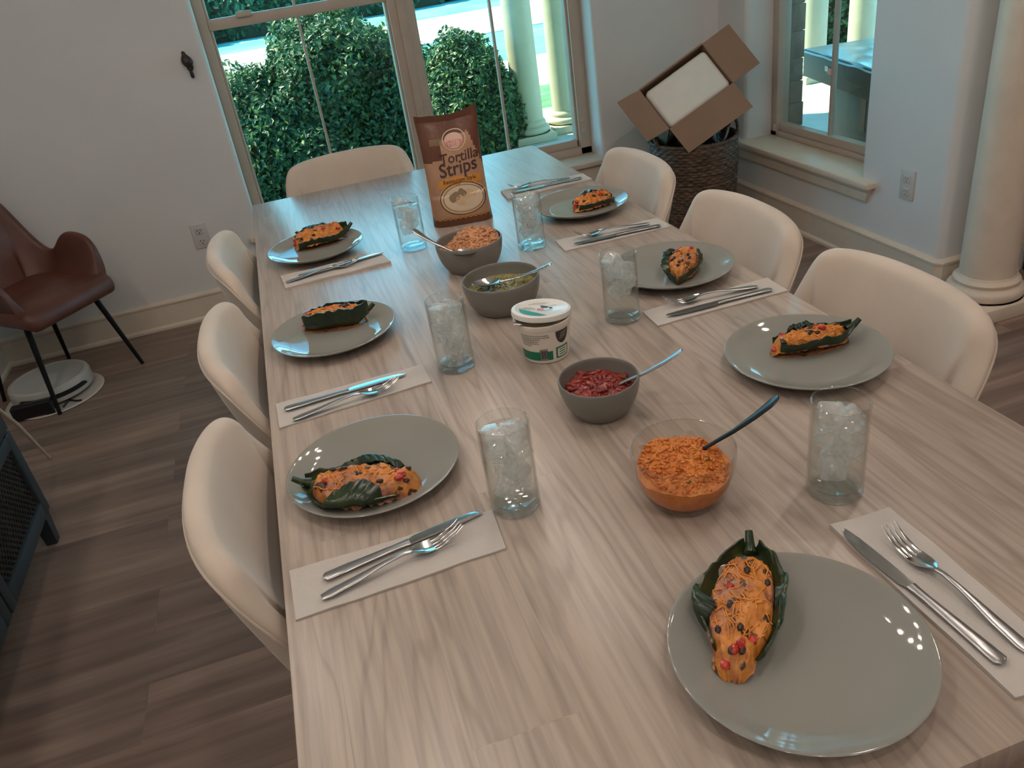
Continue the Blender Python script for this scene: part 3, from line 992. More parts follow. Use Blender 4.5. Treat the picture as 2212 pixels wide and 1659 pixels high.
EX = radians(-13.5)
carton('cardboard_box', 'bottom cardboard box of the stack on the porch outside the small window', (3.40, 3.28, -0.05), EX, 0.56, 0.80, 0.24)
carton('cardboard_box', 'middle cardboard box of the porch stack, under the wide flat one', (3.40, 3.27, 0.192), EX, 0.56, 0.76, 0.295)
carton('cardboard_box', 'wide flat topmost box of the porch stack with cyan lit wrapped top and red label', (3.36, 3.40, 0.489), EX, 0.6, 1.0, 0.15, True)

# ------------------------------------------------------------------ dining table
TZ, TW, TL = 0.76, 1.05, 2.587
tb = thing('dining_table', 'long bleached wood dining table set for seven', 'table', (TW / 2, TL / 2, 0))
obj('tabletop', MB().bbox(-TW / 2, TW / 2, -TL / 2, TL / 2, TZ - 0.036, TZ, 0.003, 2), M['table'], tb)
for sx in (-1, 1):
    for sy in (-1, 1):
        x, y = sx * (TW / 2 - 0.16), sy * (TL / 2 - 0.22)
        obj('leg', MB().bbox(x - 0.045, x + 0.045, y - 0.045, y + 0.045, 0, TZ - 0.0365, 0.006, 2), M['table_leg'], tb)
for y in (-TL / 2 + 0.265, TL / 2 - 0.29):
    obj('apron', MB().box(-TW / 2 + 0.13, TW / 2 - 0.13, y, y + 0.025, TZ - 0.10, TZ - 0.0365), M['table_leg'], tb, smooth=False)

# ------------------------------------------------------------------ upholstered chairs
HALF = [(0.0, -0.130, 0.845), (0.07, -0.128, 0.845), (0.13, -0.119, 0.842), (0.175, -0.106, 0.839), (0.208, -0.091, 0.832), (0.229, -0.075, 0.815), (0.241, -0.056, 0.780),
        (0.249, -0.020, 0.712), (0.253, 0.03, 0.645), (0.254, 0.09, 0.595), (0.253, 0.16, 0.555), (0.248, 0.23, 0.53), (0.24, 0.28, 0.515)]


def chair_shell():
    st = [(-y, x, z) for y, x, z in HALF[:0:-1]] + HALF
    n = len(st)
    L = []
    for i, (y, x, zt) in enumerate(st):
        a, b = st[max(i - 1, 0)], st[min(i + 1, n - 1)]
        t = Vector((b[1] - a[1], b[0] - a[0])).normalized()
        nx, ny = -t.y, t.x                      # outward from the seat
        if nx * (x - 0.1) + ny * y < 0:
            nx, ny = -nx, -ny
        h = zt - 0.42
        lean = 0.05 * h / 0.42
        th = 0.046

        def P(o, z):
            k = (z - 0.42) / max(h, 0.05)
            inw = 0.085 * (1 - min(1, max(0, k))) ** 1.5
            off = o - inw + lean * k - lean * 0.9
            return (x + nx * off, y + ny * off, z)
        zb = 0.405
        L.append([P(-0.06, zb), P(-0.02, zb - 0.004), P(0, zb + 0.02), P(0.004, zb + 0.35 * h), P(0.003, zb + 0.7 * h), P(0.0, zt - 0.03), P(-0.005, zt - 0.008), P(-th * 0.5, zt),
                  P(-th * 0.92, zt - 0.008), P(-th, zt - 0.03), P(-th - 0.004, zb + 0.7 * h), P(-th - 0.006, zb + 0.35 * h), P(-th - 0.02, 0.45)])
    return MB().loops(L)


def make_chair(label):
    t = thing('dining_chair', label, 'chair', (0, 0, 0), 0, 'cream upholstered chairs around the table')
    obj('backrest', chair_shell(), M['fabric'], t, angle=180, sub=2, recalc=True)
    mb = MB().bbox(-0.045, 0.33, -0.185, 0.185, 0.395, 0.485, 0.035, 4)
    for i, v in enumerate(mb.v):
        x, y, z = v
        k = 1 - 0.35 * max(0, (-x - 0.02) / 0.11) ** 2
        mb.v[i] = (x, y * k, z + (0.012 * cos(y / 0.205 * pi / 2) if z > 0.45 else 0))
    obj('seat', mb, M['fabric'], t, angle=60)
    cs = chair_shell()
    m_ = 13
    pts = [Vector(cs.v[i * m_ + 6]) * 0.35 + Vector(cs.v[i * m_ + 5]) * 0.65 for i in range(1, len(cs.v) // m_ - 1)]
    obj('piping', MB().tube(pts, 0.0024, 8), M['fabric'], t, angle=180, sub=1)
    for sx in (0, 1):
        for sy in (-1, 1):
            top = Vector((0.02 if sx == 0 else 0.25, sy * 0.16, 0.40))
            bot = Vector((-0.05 if sx == 0 else 0.30, sy * 0.21, 0.0))
            obj('leg', MB().tube([top, bot], [0.015, 0.009], 12), M['black_metal'], t)
    return t


CH = [((0.012, 0.725), 0, 'cream upholstered chair on the left side, nearest the camera'),
      ((0.012, 1.285), 0, 'middle one of the three cream chairs on the left side'),
      ((0.012, 1.885), 0, 'cream chair on the left side, farthest from the camera, near the wall outlet'),
      ((0.365, 2.655), -pi / 2, 'cream chair alone at the far end of the table in front of the window'),
      ((1.065, 0.755), pi, 'cream chair on the right side, nearest the camera and the column'),
      ((1.065, 1.265), pi, 'middle one of the three cream chairs on the right side'),
      ((1.065, 1.845), pi, 'cream chair on the right side, farthest from the camera, beside the wicker basket')]
ch0 = make_chair(CH[0][2])
for i, ((x, y), rz, lab) in enumerate(CH):
    c = ch0 if i == 0 else copy_tree(ch0, label=lab)
    c.location = (x, y, 0)
    c.rotation_euler = (0, 0, rz)

# ------------------------------------------------------------------ plates
PL = [('grey dinner plate nearest the camera at the head of the table', 0.528, 0.163),
      ('grey dinner plate on the right side nearest the camera, beside the front glass', 0.908, 0.690),
      ('grey dinner plate in the middle of the right side, half behind a water glass', 0.900, 1.168),
      ('grey dinner plate farthest away on the right side', 0.908, 1.732),
      ('grey dinner plate on the left side nearest the camera, under the widest pepper', 0.158, 0.725),
      ('grey dinner plate in the middle of the left side', 0.156, 1.285),
      ('grey dinner plate farthest away on the left side, reflecting the window', 0.170, 1.890)]
PROF = [(0.0, 0.0035), (0.070, 0.0035), (0.072, 0.0), (0.078, 0.0), (0.080, 0.004), (0.100, 0.0085), (0.122, 0.0165), (0.132, 0.0225), (0.1348, 0.0252), (0.1352, 0.0262), (0.1345, 0.0268),
        (0.131, 0.0258), (0.120, 0.0205), (0.108, 0.0150), (0.098, 0.0118), (0.085, 0.0100), (0.05, 0.0092), (0.0, 0.0090)]
p0 = None
for lab, x, y in PL:
    if p0 is None:
        p0 = obj('dinner_plate', MB().lathe(PROF, 96, cap=False), M['plate'], angle=60)
        p = p0
    else:
        p = copy_tree(p0)
    p.location = (x, y, TZ + 0.0003)
    tag(p, lab, 'plate', 'grey dinner plates')
PZ = TZ + 0.0095


# ------------------------------------------------------------------ stuffed peppers
def nz(x, y, z, s=1.0, o=0.0):
    return noise.noise(Vector((x * s + o, y * s - o * 1.7, z * s + o * 0.3)))


def pepper(label, x, y, rz, L, Wd, H, seed, wl=1.0, wr=1.0, spill=0.02, stem=True, fold=0, tilt=0.0, z_extra=0.0, mound=0.016, tip=0.25, flaps=()):
    """half pepper along +x (stem end at +x): wl / wr are the heights of its left (+y) and right walls, spill how far the filling runs out at -x"""
    r = random.Random(seed)
    t = thing('stuffed_pepper', label, 'stuffed pepper', (x, y, PZ), rz, 'stuffed peppers on plates')
    nt_, na = 26, 20

    def prof(u):
        # half width along the length; blunt open end at u=0, pointed stem at u=1
        a = min(1.0, 0.62 + 1.4 * u) if u < 0.27 else 1.0
        b = 1.0 if u < 0.55 else max(0.0, 1 - ((u - 0.55) / 0.45) ** 2.2 * (1 - tip))
        return a * b

    def hull(u, s, off=0.0):
        w = Wd / 2 * prof(u) * (1 + 0.10 * nz(u * 5, s, 0, 1, seed))
        hgt = H * (0.55 + 0.45 * prof(u))
        k = wl if s > 0 else wr
        ang = s * radians(88) * (0.55 + 0.45 * k)
        yy = (w - off) * sin(ang) / max(0.6, sin(min(abs(ang), pi / 2)) if False else 1)
        zz = (hgt - off) * (1 - cos(ang)) * (0.5 + 0.5 * k) + off + 0.0015
        rip = 0.0035 * nz(u * 9, s * 3, 1, 1, seed + 4) + (0.005 * nz(u * 14, 0, s, 1, seed + 9) if abs(s) > 0.85 else 0)
        zz += rip * abs(s)
        if fold and s * fold > 0.55:                      # a wall that flops over
            q = (s * fold - 0.55) / 0.45
            yy -= fold * q * 0.010
        zz += 0.018 * max(0, u - 0.8) / 0.2 * (1 if stem else 0)
        return Vector(((u - 0.5) * L, yy + 0.006 * nz(u * 3, 0, 5, 1, seed), zz))
    mb = MB()
    outer = [[hull(i / nt_, 2 * j / na - 1) for j in range(na + 1)] for i in range(nt_ + 1)]
    inner = [[hull(i / nt_, 2 * j / na - 1, 0.0028) for j in range(na, -1, -1)] for i in range(nt_ + 1)]
    mb.loops([o + i_ for o, i_ in zip(outer, inner)])
    obj('pepper_skin', mb, M['pepper'], t, angle=70, recalc=True)

    def fill(u, v):
        # u along, v across 0..1
        s = 2 * v - 1
        uu = max(0.0, u * (1 + spill / L) - spill / L)
        xx = (u * (0.95 + spill / L) - spill / L - 0.5) * L
        edge = sin(min(1.0, u / 0.12) * pi / 2) * sin(min(1.0, (1 - u) / 0.10) * pi / 2)
        w = Wd / 2 * prof(uu) * (0.95 if u > 0.1 else 0.95) * (0.45 + 0.55 * edge)
        k = wl if s > 0 else wr
        rim = H * (0.55 + 0.45 * prof(uu)) * (1 - cos(radians(88) * (0.55 + 0.45 * k))) * (0.5 + 0.5 * k)
        yy = w * s * (0.87 if k > 0.6 else 1.06)
        zz = rim * (0.80 if k > 0.5 else 0.6) + mound * (1 - s * s) + 0.0065 * nz(xx * 95, yy * 95, 0, 1, seed + 2) + 0.0035 * nz(xx * 230, yy * 230, 0, 1, seed)
        if abs(s) > 0.92:
            zz -= 0.012
        zz = zz * edge + 0.002
        return (xx + 0.003 * nz(u * 8, v * 8, 2, 1, seed), yy + 0.003 * nz(u * 8, v * 8, 7, 1, seed), max(0.001, zz))
    nu, nv = 44, 26
    fm = MB().grid(fill, nu, nv)
    fm.grid(lambda u, v: (fill(u, v)[0] * 0.96, fill(u, v)[1] * 0.9, 0.0012), nu, nv)
    obj('filling', fm, M['filling'], t, angle=80)
    # loose ends: tomato, bean, cheddar shreds
    def on(u, v, dz=0.0):
        p = Vector(fill(u, v))
        p.z += dz
        return p
    for i in range(5):
        u, v = (0.02 + 0.16 * r.random(), 0.2 + 0.6 * r.random()) if i < 3 else (0.15 + 0.7 * r.random(), 0.15 + 0.7 * r.random())
        obj('tomato_piece', MB().blob(on(u, v, 0.001), (0.0065, 0.005, 0.004), seed * 9 + i, 0.5, 9, 6), M['tomato'], t)
    for i in range(9):
        u, v = 0.08 + 0.8 * r.random(), 0.15 + 0.7 * r.random()
        obj('black_bean', MB().blob(on(u, v, 0.0005), (0.0058, 0.0038, 0.0032), seed * 7 + i, 0.25, 9, 6), M['bean'], t)
    for (u0, u1, side, reach) in flaps:          # pieces of the wall that fold over the filling
        def fl(a, b, off=0.0):
            e = sin(pi * a) ** 0.5
            u = u0 + (u1 - u0) * a
            q = min(1.0, b / 0.5)
            out = Vector((0, side * (0.001 + 0.004 * e * q), 0.001 + 0.003 * q * e))
            rim = hull(u, side * (0.4 + 0.6 * q)) + out
            if b <= 0.5:
                p = rim
            else:
                k = (b - 0.5) / 0.5
                p2 = on(u, 0.5 + side * (0.5 - reach * e * (0.85 + 0.3 * nz(a * 4, side, 0, 1, seed))), 0.0035 + 0.002 * e)
                p1 = Vector(((rim.x + p2.x) / 2, rim.y, max(p2.z, rim.z) + 0.004 * e))
                p = rim * ((1 - k) ** 2) + p1 * (2 * k * (1 - k)) + p2 * (k * k)
            return p + Vector((0.0015 * nz(a * 7, b * 4, 0, 1, seed), 0, off + 0.0015 * nz(a * 6, b * 5, 2, 1, seed)))
        fmb = MB().grid(lambda a, b: fl(a, b), 26, 20)
        fmb.grid(lambda a, b: fl(a, 1 - b, -0.0022), 26, 20)
        obj('pepper_flap', fmb, M['pepper'], t, angle=80)
    sh = MB()
    for i in range(85):
        u, v = 0.22 + 0.66 * r.random() ** 0.9, 0.08 + 0.84 * r.random()
        a = r.random() * pi
        l = 0.006 + 0.009 * r.random()
        pts = []
        for q in (-1, -0.4, 0.3, 1):
            uu, vv = u + q * l * cos(a) / L, v + q * l * sin(a) / Wd
            pts.append(on(min(0.97, max(0.02, uu)), min(0.97, max(0.03, vv)), 0.0004))
        sh.tube(pts, [0.0006, 0.0011, 0.0010, 0.0006], 5)
    obj('cheese_shreds', sh, M['cheese'], t, kind='stuff')
    if stem:
        e = Vector(hull(0.97, 0))
        obj('stem', MB().tube([e + Vector((-0.006, 0, 0.008)), e + Vector((0.008, 0.002, 0.014)), e + Vector((0.018, 0.004, 0.022))], [0.008, 0.0055, 0.0045], 10), M['pepper'], t)
    return t


def mid(a, b):
    return ((a[0] + b[0]) / 2, (a[1] + b[1]) / 2)


def pep(label, tail, head, Wd, H, seed, **kw):
    d = Vector(head) - Vector(tail)
    m = mid(tail, head)
    return pepper(label, m[0], m[1], math.atan2(d.y, d.x), d.length, Wd, H, seed, **kw)


pep('stuffed pepper with open filled end on the plate nearest the camera', (0.462, 0.176), (0.556, 0.300), 0.090, 0.030, 1, wl=0.9, wr=1.0, spill=0.026, fold=0, mound=0.010, flaps=((0.30, 0.52, 1, 0.14), (0.25, 0.92, -1, 0.05)))
pep('long stuffed pepper with curled stem end on the nearest plate of the right side', (0.872, 0.722), (1.005, 0.698), 0.062, 0.030, 2, wl=1.0, wr=1.05, spill=0.010, mound=0.012, flaps=((0.25, 0.6, 1, 0.12),))
pep('short stuffed pepper pointing toward the camera, middle plate of the right side', (0.958, 1.205), (0.872, 1.085), 0.082, 0.030, 3, wl=0.95, wr=1.0, spill=0.0, stem=False, mound=0.014, tip=0.15, flaps=((0.0, 0.9, -1, 0.10),))
pep('small dark-edged stuffed pepper on the farthest plate of the right side', (0.882, 1.700), (1.000, 1.712), 0.076, 0.028, 4, wl=1.0, wr=0.8, spill=0.008, stem=False, mound=0.016, flaps=((0.25, 0.8, 1, 0.16),))
pep('wide open stuffed pepper spilling its filling on the nearest plate of the left side', (0.190, 0.655), (0.050, 0.705), 0.112, 0.022, 5, wl=1.0, wr=0.9, spill=0.026, fold=0, mound=0.018, flaps=((0.28, 0.74, 1, 0.30), (0.10, 0.60, -1, 0.10)))
pep('stuffed pepper with tall near wall hiding most filling, middle plate of the left side', (0.100, 1.338), (0.238, 1.303), 0.066, 0.046, 6, wl=0.95, wr=1.1, spill=0.006, mound=0.006)
pep('stuffed pepper with burnt top edge on the farthest plate of the left side', (0.122, 1.925), (0.272, 1.940), 0.080, 0.036, 8, wl=1.15, wr=0.85, spill=0.010, mound=0.016, flaps=((0.05, 0.7, 1, 0.16),))


# ------------------------------------------------------------------ napkins
def napkin(label, corners, seed, wave=0.002):
    """folded paper towel; corners far-left, far-right, near-right, near-left"""
    A, B, C_, D = [Vector((*c, 0)) for c in corners]
    cen = (A + B + C_ + D) / 4

    def top(u, v):
        p = (A * (1 - u) + B * u) * (1 - v) + (D * (1 - u) + C_ * u) * v - cen
        e = 0.0022 * nz(u * 6, 0, 1, 1, seed) * (1 if v in (0.0, 1.0) else 0.2)
        p.y += e
        p.z = 0.0022 + wave * 0.5 * (1 + nz(u * 4, v * 2, 0, 1, seed)) * (0.4 + abs(v - 0.5)) + 0.0004
        return tuple(p)
    nu, nv = 40, 12
    mb = MB().grid(top, nu, nv)
    n0 = len(mb.v)
    mb.grid(lambda u, v: (top(u, v)[0], top(u, v)[1], 0.0003), nu, nv)
    rim = [i for i in range(nu + 1)] + [(nu + 1) * j + nu for j in range(1, nv + 1)] + [(nu + 1) * nv + i for i in range(nu - 1, -1, -1)] + [(nu + 1) * j for j in range(nv - 1, 0, -1)]
    for a, b in zip(rim, rim[1:] + rim[:1]):
        mb.f.append((b, a, a + n0, b + n0))
        mb.mi.append(0)
    o = obj('napkin', mb, M['napkin'], angle=50, recalc=True)
    o.location = (cen.x, cen.y, TZ)
    tag(o, label, 'napkin', 'folded paper napkins')
    return o


NK = [('white paper napkin right of the plate nearest the camera, with wavy edges', [(0.683, 0.319), (0.683, 0.036), (0.762, 0.030), (0.770, 0.317)], 0.006),
      ('white paper napkin on the left side nearest the camera', [(0.011, 0.555), (0.300, 0.553), (0.294, 0.467), (0.013, 0.458)], 0.002),
      ('white paper napkin in the middle of the left side', [(0.015, 1.046), (0.300, 1.050), (0.302, 0.972), (0.017, 0.952)], 0.002),
      ('creased paper napkin farthest away on the left side', [(0.060, 1.752), (0.330, 1.760), (0.344, 1.668), (0.067, 1.656)], 0.006),
      ('white paper napkin on the right side nearest the camera', [(0.760, 1.026), (1.050, 1.028), (1.048, 0.950), (0.757, 0.950)], 0.002),
      ('white paper napkin in the middle of the right side', [(0.757, 1.536), (1.041, 1.522), (1.037, 1.443), (0.752, 1.450)], 0.002),
      ('white paper napkin farthest away on the right side', [(0.772, 2.080), (1.047, 2.066), (1.047, 1.990), (0.764, 1.980)], 0.003)]
for i, (lab, cs, wv) in enumerate(NK):
    napkin(lab, cs, i + 1, wv)


# ------------------------------------------------------------------ cutlery
def make_fork():
    t = thing('fork', 'fork', 'fork', (0, 0, 0), 0, 'steel forks on the napkins')
    # along +x: handle end at 0, tines at 0.2
    hp = [(0.0, 0.0025), (0.012, 0.003), (0.045, 0.0055), (0.09, 0.011), (0.115, 0.012), (0.128, 0.0095)]
    hr = [(0.0055, 0.0012), (0.0078, 0.0019), (0.0068, 0.002), (0.0040, 0.0022), (0.0034, 0.0022), (0.0042, 0.0018)]
    obj('handle', MB().tube([(x, 0, z) for x, z in hp], hr, 14), M['brushed'], t, angle=60)

    def zf(x):
        q = (x - 0.128) / 0.075
        return 0.0095 - 0.0225 * q + 0.033 * q * q - 0.0025 * sin(q * pi)
    L = []
    for x, w in ((0.126, 0.0036), (0.131, 0.006), (0.137, 0.0098), (0.144, 0.0118), (0.152, 0.0122), (0.158, 0.0122)):
        z = zf(x)
        cup = 0.0022
        ys = [w * k for k in (-1, -0.5, 0, 0.5, 1)]
        L.append([(x, y_, z + cup * (y_ / w) ** 2 + 0.0011) for y_ in ys] + [(x, y_, z + cup * (y_ / w) ** 2 - 0.0007) for y_ in ys[::-1]])
    obj('head', MB().loops(L), M['steel'], t, angle=60, recalc=True)
    for k in range(4):
        y0 = -0.0098 + 0.00653 * k
        cup = 0.0022 * (y0 / 0.0122) ** 2
        pts = [(x, y0 * (1 - 0.06 * (x - 0.156) / 0.047), zf(x) + cup + 0.0002) for x in (0.156, 0.168, 0.18, 0.192, 0.2025)]
        obj('tine', MB().tube(pts, [(0.0022, 0.0009), (0.0021, 0.0009), (0.0019, 0.0009), (0.0015, 0.0008), (0.0006, 0.0005)], 8), M['steel'], t, angle=60)
    return t


def make_knife():
    t = thing('table_knife', 'table knife', 'knife', (0, 0, 0), 0, 'steel table knives on the napkins')
    hr = [(0.004, 0.001), (0.0085, 0.0022), (0.0082, 0.0026), (0.0068, 0.0028), (0.0058, 0.0028), (0.0062, 0.0026), (0.007, 0.0024)]
    hp = [0.0, 0.004, 0.03, 0.07, 0.10, 0.114, 0.122]
    obj('handle', MB().tube([(x, 0, 0.0032) for x in hp], hr, 14), M['brushed'], t, angle=60)
    L = []
    for x, a, b in ((0.121, -0.006, 0.006), (0.126, -0.0075, 0.0055), (0.130, -0.0092, 0.0055), (0.16, -0.0098, 0.006), (0.19, -0.0096, 0.0058), (0.21, -0.0084, 0.0052), (0.222, -0.006, 0.004),
                    (0.230, -0.002, 0.003), (0.2325, 0.0005, 0.002)):
        L.append([(x, a, 0.0028), (x, (a + b) / 2, 0.0018), (x, b, 0.0018), (x, b, 0.0044), (x, (a + b) / 2, 0.0042), (x, a, 0.0032)])
    obj('blade', MB().loops(L), M['steel'], t, angle=25, recalc=True)
    return t


FK = [((0.736, 0.070), (0.729, 0.276), 'fork right of the plate nearest the camera, tines pointing to the front glass'),
      ((0.049, 0.478), (0.247, 0.518), 'fork on the near left napkin, below the widest pepper'),
      ((0.043, 0.962), (0.238, 0.985), 'fork on the middle left napkin'),
      ((0.072, 1.690), (0.265, 1.712), 'fork on the farthest left napkin, half under the knife'),
      ((1.005, 0.994), (0.805, 1.014), 'fork on the near right napkin, beside the front right glass'),
      ((1.000, 1.488), (0.806, 1.504), 'fork on the middle right napkin'),
      ((0.992, 2.040), (0.795, 2.050), 'fork on the farthest right napkin')]
KN = [((0.702, 0.070), (0.690, 0.296), 'table knife right of the plate nearest the camera'),
      ((0.055, 0.514), (0.281, 0.549), 'table knife on the near left napkin, below the widest pepper'),
      ((0.030, 1.008), (0.262, 1.020), 'table knife on the middle left napkin'),
      ((0.106, 1.703), (0.335, 1.733), 'table knife on the farthest left napkin, mirroring the window'),
      ((1.020, 0.966), (0.790, 0.972), 'table knife on the near right napkin'),
      ((1.016, 1.455), (0.786, 1.470), 'table knife on the middle right napkin'),
      ((1.020, 2.010), (0.795, 2.016), 'table knife on the farthest right napkin')]
NZ = TZ + 0.0052
for mk, lst in ((make_fork, FK), (make_knife, KN)):
    first = None
    for i, (a, b, lab) in enumerate(lst):
        o = mk() if first is None else copy_tree(first)
        first = first or o
        o.location = (a[0], a[1], NZ + (0.004 if i == 3 and mk is make_knife else 0))
        o.rotation_euler = (0, 0, math.atan2(b[1] - a[1], b[0] - a[0]))
        o['label'] = lab
        if mk is make_knife and i == 0:
            o.scale = (1, -1, 1)


# ------------------------------------------------------------------ water glasses
def make_glass():
    t = thing('drinking_glass', 'glass', 'glass', (0, 0, 0), 0, 'tall water glasses on the table')
    R, H_, w = 0.0362, 0.142, 0.0019
    prof = [(0.0, 0.0), (R - 0.004, 0.0), (R - 0.0012, 0.0015), (R, 0.005), (R, 0.07), (R + 0.0003, H_ - 0.001), (R - w * 0.5, H_), (R - w, H_ - 0.001), (R - w - 0.0001, 0.07), (R - w, 0.018),
            (R - w - 0.003, 0.0135), (R - w - 0.010, 0.0122), (0.0, 0.0120)]
    obj('glass_wall', MB().lathe(prof, 56, cap=False), M['glass'], t, angle=50)
    obj('glass_base', MB().lathe([(0.0, 0.001), (R - 0.006, 0.001), (R - 0.0025, 0.004), (R - 0.0028, 0.010), (R - 0.012, 0.0112), (0.0, 0.0112)], 48, cap=False), M['glass_base'], t, angle=30)
    rim = [(R - w * 0.5 + 0.0012 * cos(a), H_ + 0.0002 + 0.0012 * sin(a)) for a in [2 * pi * k / 8 for k in range(9)]]
    obj('rim', MB().lathe(rim, 56, cap=False), M['glass_base'], t, angle=180)
    return t


def fill_glass(g, lab, level, ncube, seed, low=0.02):
    r = random.Random(seed)
    R = 0.0340
    wt = obj('ice_water', MB().lathe([(0.0, 0.0124), (R - 0.008, 0.0126), (R - 0.0005, 0.0165), (R, 0.022), (R, level - 0.0008), (R - 0.001, level), (0.0, level - 0.0006)], 48, cap=False), M['water'], angle=40)
    wt.location = g.location
    tag(wt, lab, 'water', 'iced water in the glasses', 'stuff')
    z = low + 0.012
    step = (level + 0.012 - low - 0.02) / max(1, (ncube - 1) / 2)
    for i in range(ncube):
        s = 0.0145 + 0.0025 * r.random()
        a = (i % 2) * pi + r.random() * 1.2 + i * 0.4
        rr = 0.013 + 0.003 * r.random()
        mb = MB().bbox(-s, s, -s, s, -s, s, s * 0.35, 3)
        mb.xf(Matrix.Translation((rr * cos(a), rr * sin(a), z + (i // 2) * step)) @ Matrix.Rotation(r.random() * 3, 4, 'Z') @ Matrix.Rotation(r.random() * 1.2, 4, 'X'))
        obj('ice_cube', mb, M['ice'], wt, angle=60)


GL = [((0.735, 0.380), 'nearest water glass on the right side, in front of the nearest right plate', 0.121, 6, 0.034),
      ((0.335, 0.552), 'nearest water glass on the left side, beside the plate with the widest pepper', 0.126, 8, 0.030),
      ((0.360, 1.010), 'water glass in the middle of the left side, left of the sour cream tub', 0.124, 10, 0.016),
      ((0.421, 1.738), 'farthest water glass on the left side, left of the tortilla bag', 0.120, 5, 0.055),
      ((0.695, 1.540), 'farthest water glass on the right side, right of the tortilla bag', 0.128, 8, 0.038),
      ((0.715, 1.024), 'water glass in the middle of the right side, overlapping the middle right plate', 0.124, 7, 0.055)]
WL = ['iced water in the nearest right glass', 'iced water in the nearest left glass', 'iced water in the middle left glass', 'iced water in the far left glass beside the tortilla bag',
      'iced water in the far right glass beside the tortilla bag', 'iced water in the middle right glass']
g0 = None
for i, ((x, y), lab, lv, nc, lo) in enumerate(GL):
    g = make_glass() if g0 is None else copy_tree(g0)
    g0 = g0 or g
    g.location = (x, y, TZ + 0.0004)
    g.rotation_euler = (0, 0, i * 0.7)
    g['label'] = lab
    fill_glass(g, WL[i], lv, nc, 40 + i, lo)


# ------------------------------------------------------------------ serving bowls
def bowl(name, label, x, y, prof, mat, group=None):
    o = obj(name, MB().lathe(prof, 72, cap=False), mat, angle=50)
    o.location = (x, y, TZ + 0.0004)
    tag(o, label, 'bowl', group)
    return o


def bprof(rt, rb, h, w=0.004):
    out = [(0.0, 0.002), (rb - 0.006, 0.002), (rb - 0.004, 0.0), (rb, 0.0), (rb + 0.003, 0.002)]
    for k in range(1, 11):
        q = k / 10
        out.append((rb + (rt - rb) * (1 - (1 - q) ** 2.0) ** 0.75, 0.002 + (h - 0.004) * q))
    out += [(rt - w * 0.3, h), (rt - w * 0.7, h), (rt - w, h - 0.002)]
    for k in range(9, 0, -1):
        q = k / 10
        out.append((rb - w + (rt - rb) * (1 - (1 - q) ** 2.0) ** 0.75, 0.006 + (h - 0.008) * q))
    out += [(rb - 0.008, 0.0062), (0.0, 0.006)]
    return out


def mound_stuff(name, label, cat, mat, x, y, rad, zlow, ztop, seed, bumps=0.008, fine=0.004, freq=70, peak=(0, 0), rb=None, zb=0.007, chunk=0, chunk_r=0.004, chunk_mat=None):
    """food heaped in a bowl: a lumpy surface, with its underside following the bowl"""
    def top(u, v):
        a, q = 2 * pi * u, v
        px, py = rad * q * cos(a), rad * q * sin(a)
        d = sqrt((px - peak[0]) ** 2 + (py - peak[1]) ** 2) / rad
        z = zlow + (ztop - zlow) * max(0, 1 - d * d)
        e = min(1, (1 - q) * 6)
        z += (bumps * nz(px, py, 0, freq * 0.45, seed) + fine * nz(px, py, 0, freq * 1.6, seed + 3)) * (0.35 + 0.65 * e)
        return (px, py, z)
    mb = MB().grid(top, 72, 34)
    if rb:
        mb.loops([[(rad * 1.0 * cos(2 * pi * k / 72), rad * sin(2 * pi * k / 72), top(k / 72, 1.0)[2]) for k in range(72)]] +
                 [[((rb + (rad - rb) * (1 - (1 - q) ** 2.0) ** 0.75) * cos(2 * pi * k / 72), (rb + (rad - rb) * (1 - (1 - q) ** 2.0) ** 0.75) * sin(2 * pi * k / 72), zb + (zlow - zb) * q) for k in range(72)]
                  for q in (0.85, 0.65, 0.45, 0.25, 0.08, 0.0)])
    r = random.Random(seed)
    for i in range(chunk):
        a, q = r.random() * 2 * pi, sqrt(r.random()) * 0.93
        p = Vector(top(a / (2 * pi), q))
        st = len(mb.v)
        s = chunk_r * (0.6 + 0.8 * r.random())
        mb.blob((0, 0, 0), (s * 1.7, s * 0.7, s * 0.7), i, 0.2, 7, 5)
        mb.xf(Matrix.Translation(p) @ Matrix.Rotation(r.random() * 6.3, 4, 'Z') @ Matrix.Rotation(r.random() - 0.5, 4, 'Y'), st)
    o = obj(name, mb, mat, angle=70)
    o.location = (x, y, TZ + 0.0004)
    tag(o, label, cat, None, 'stuff')
    return o, top


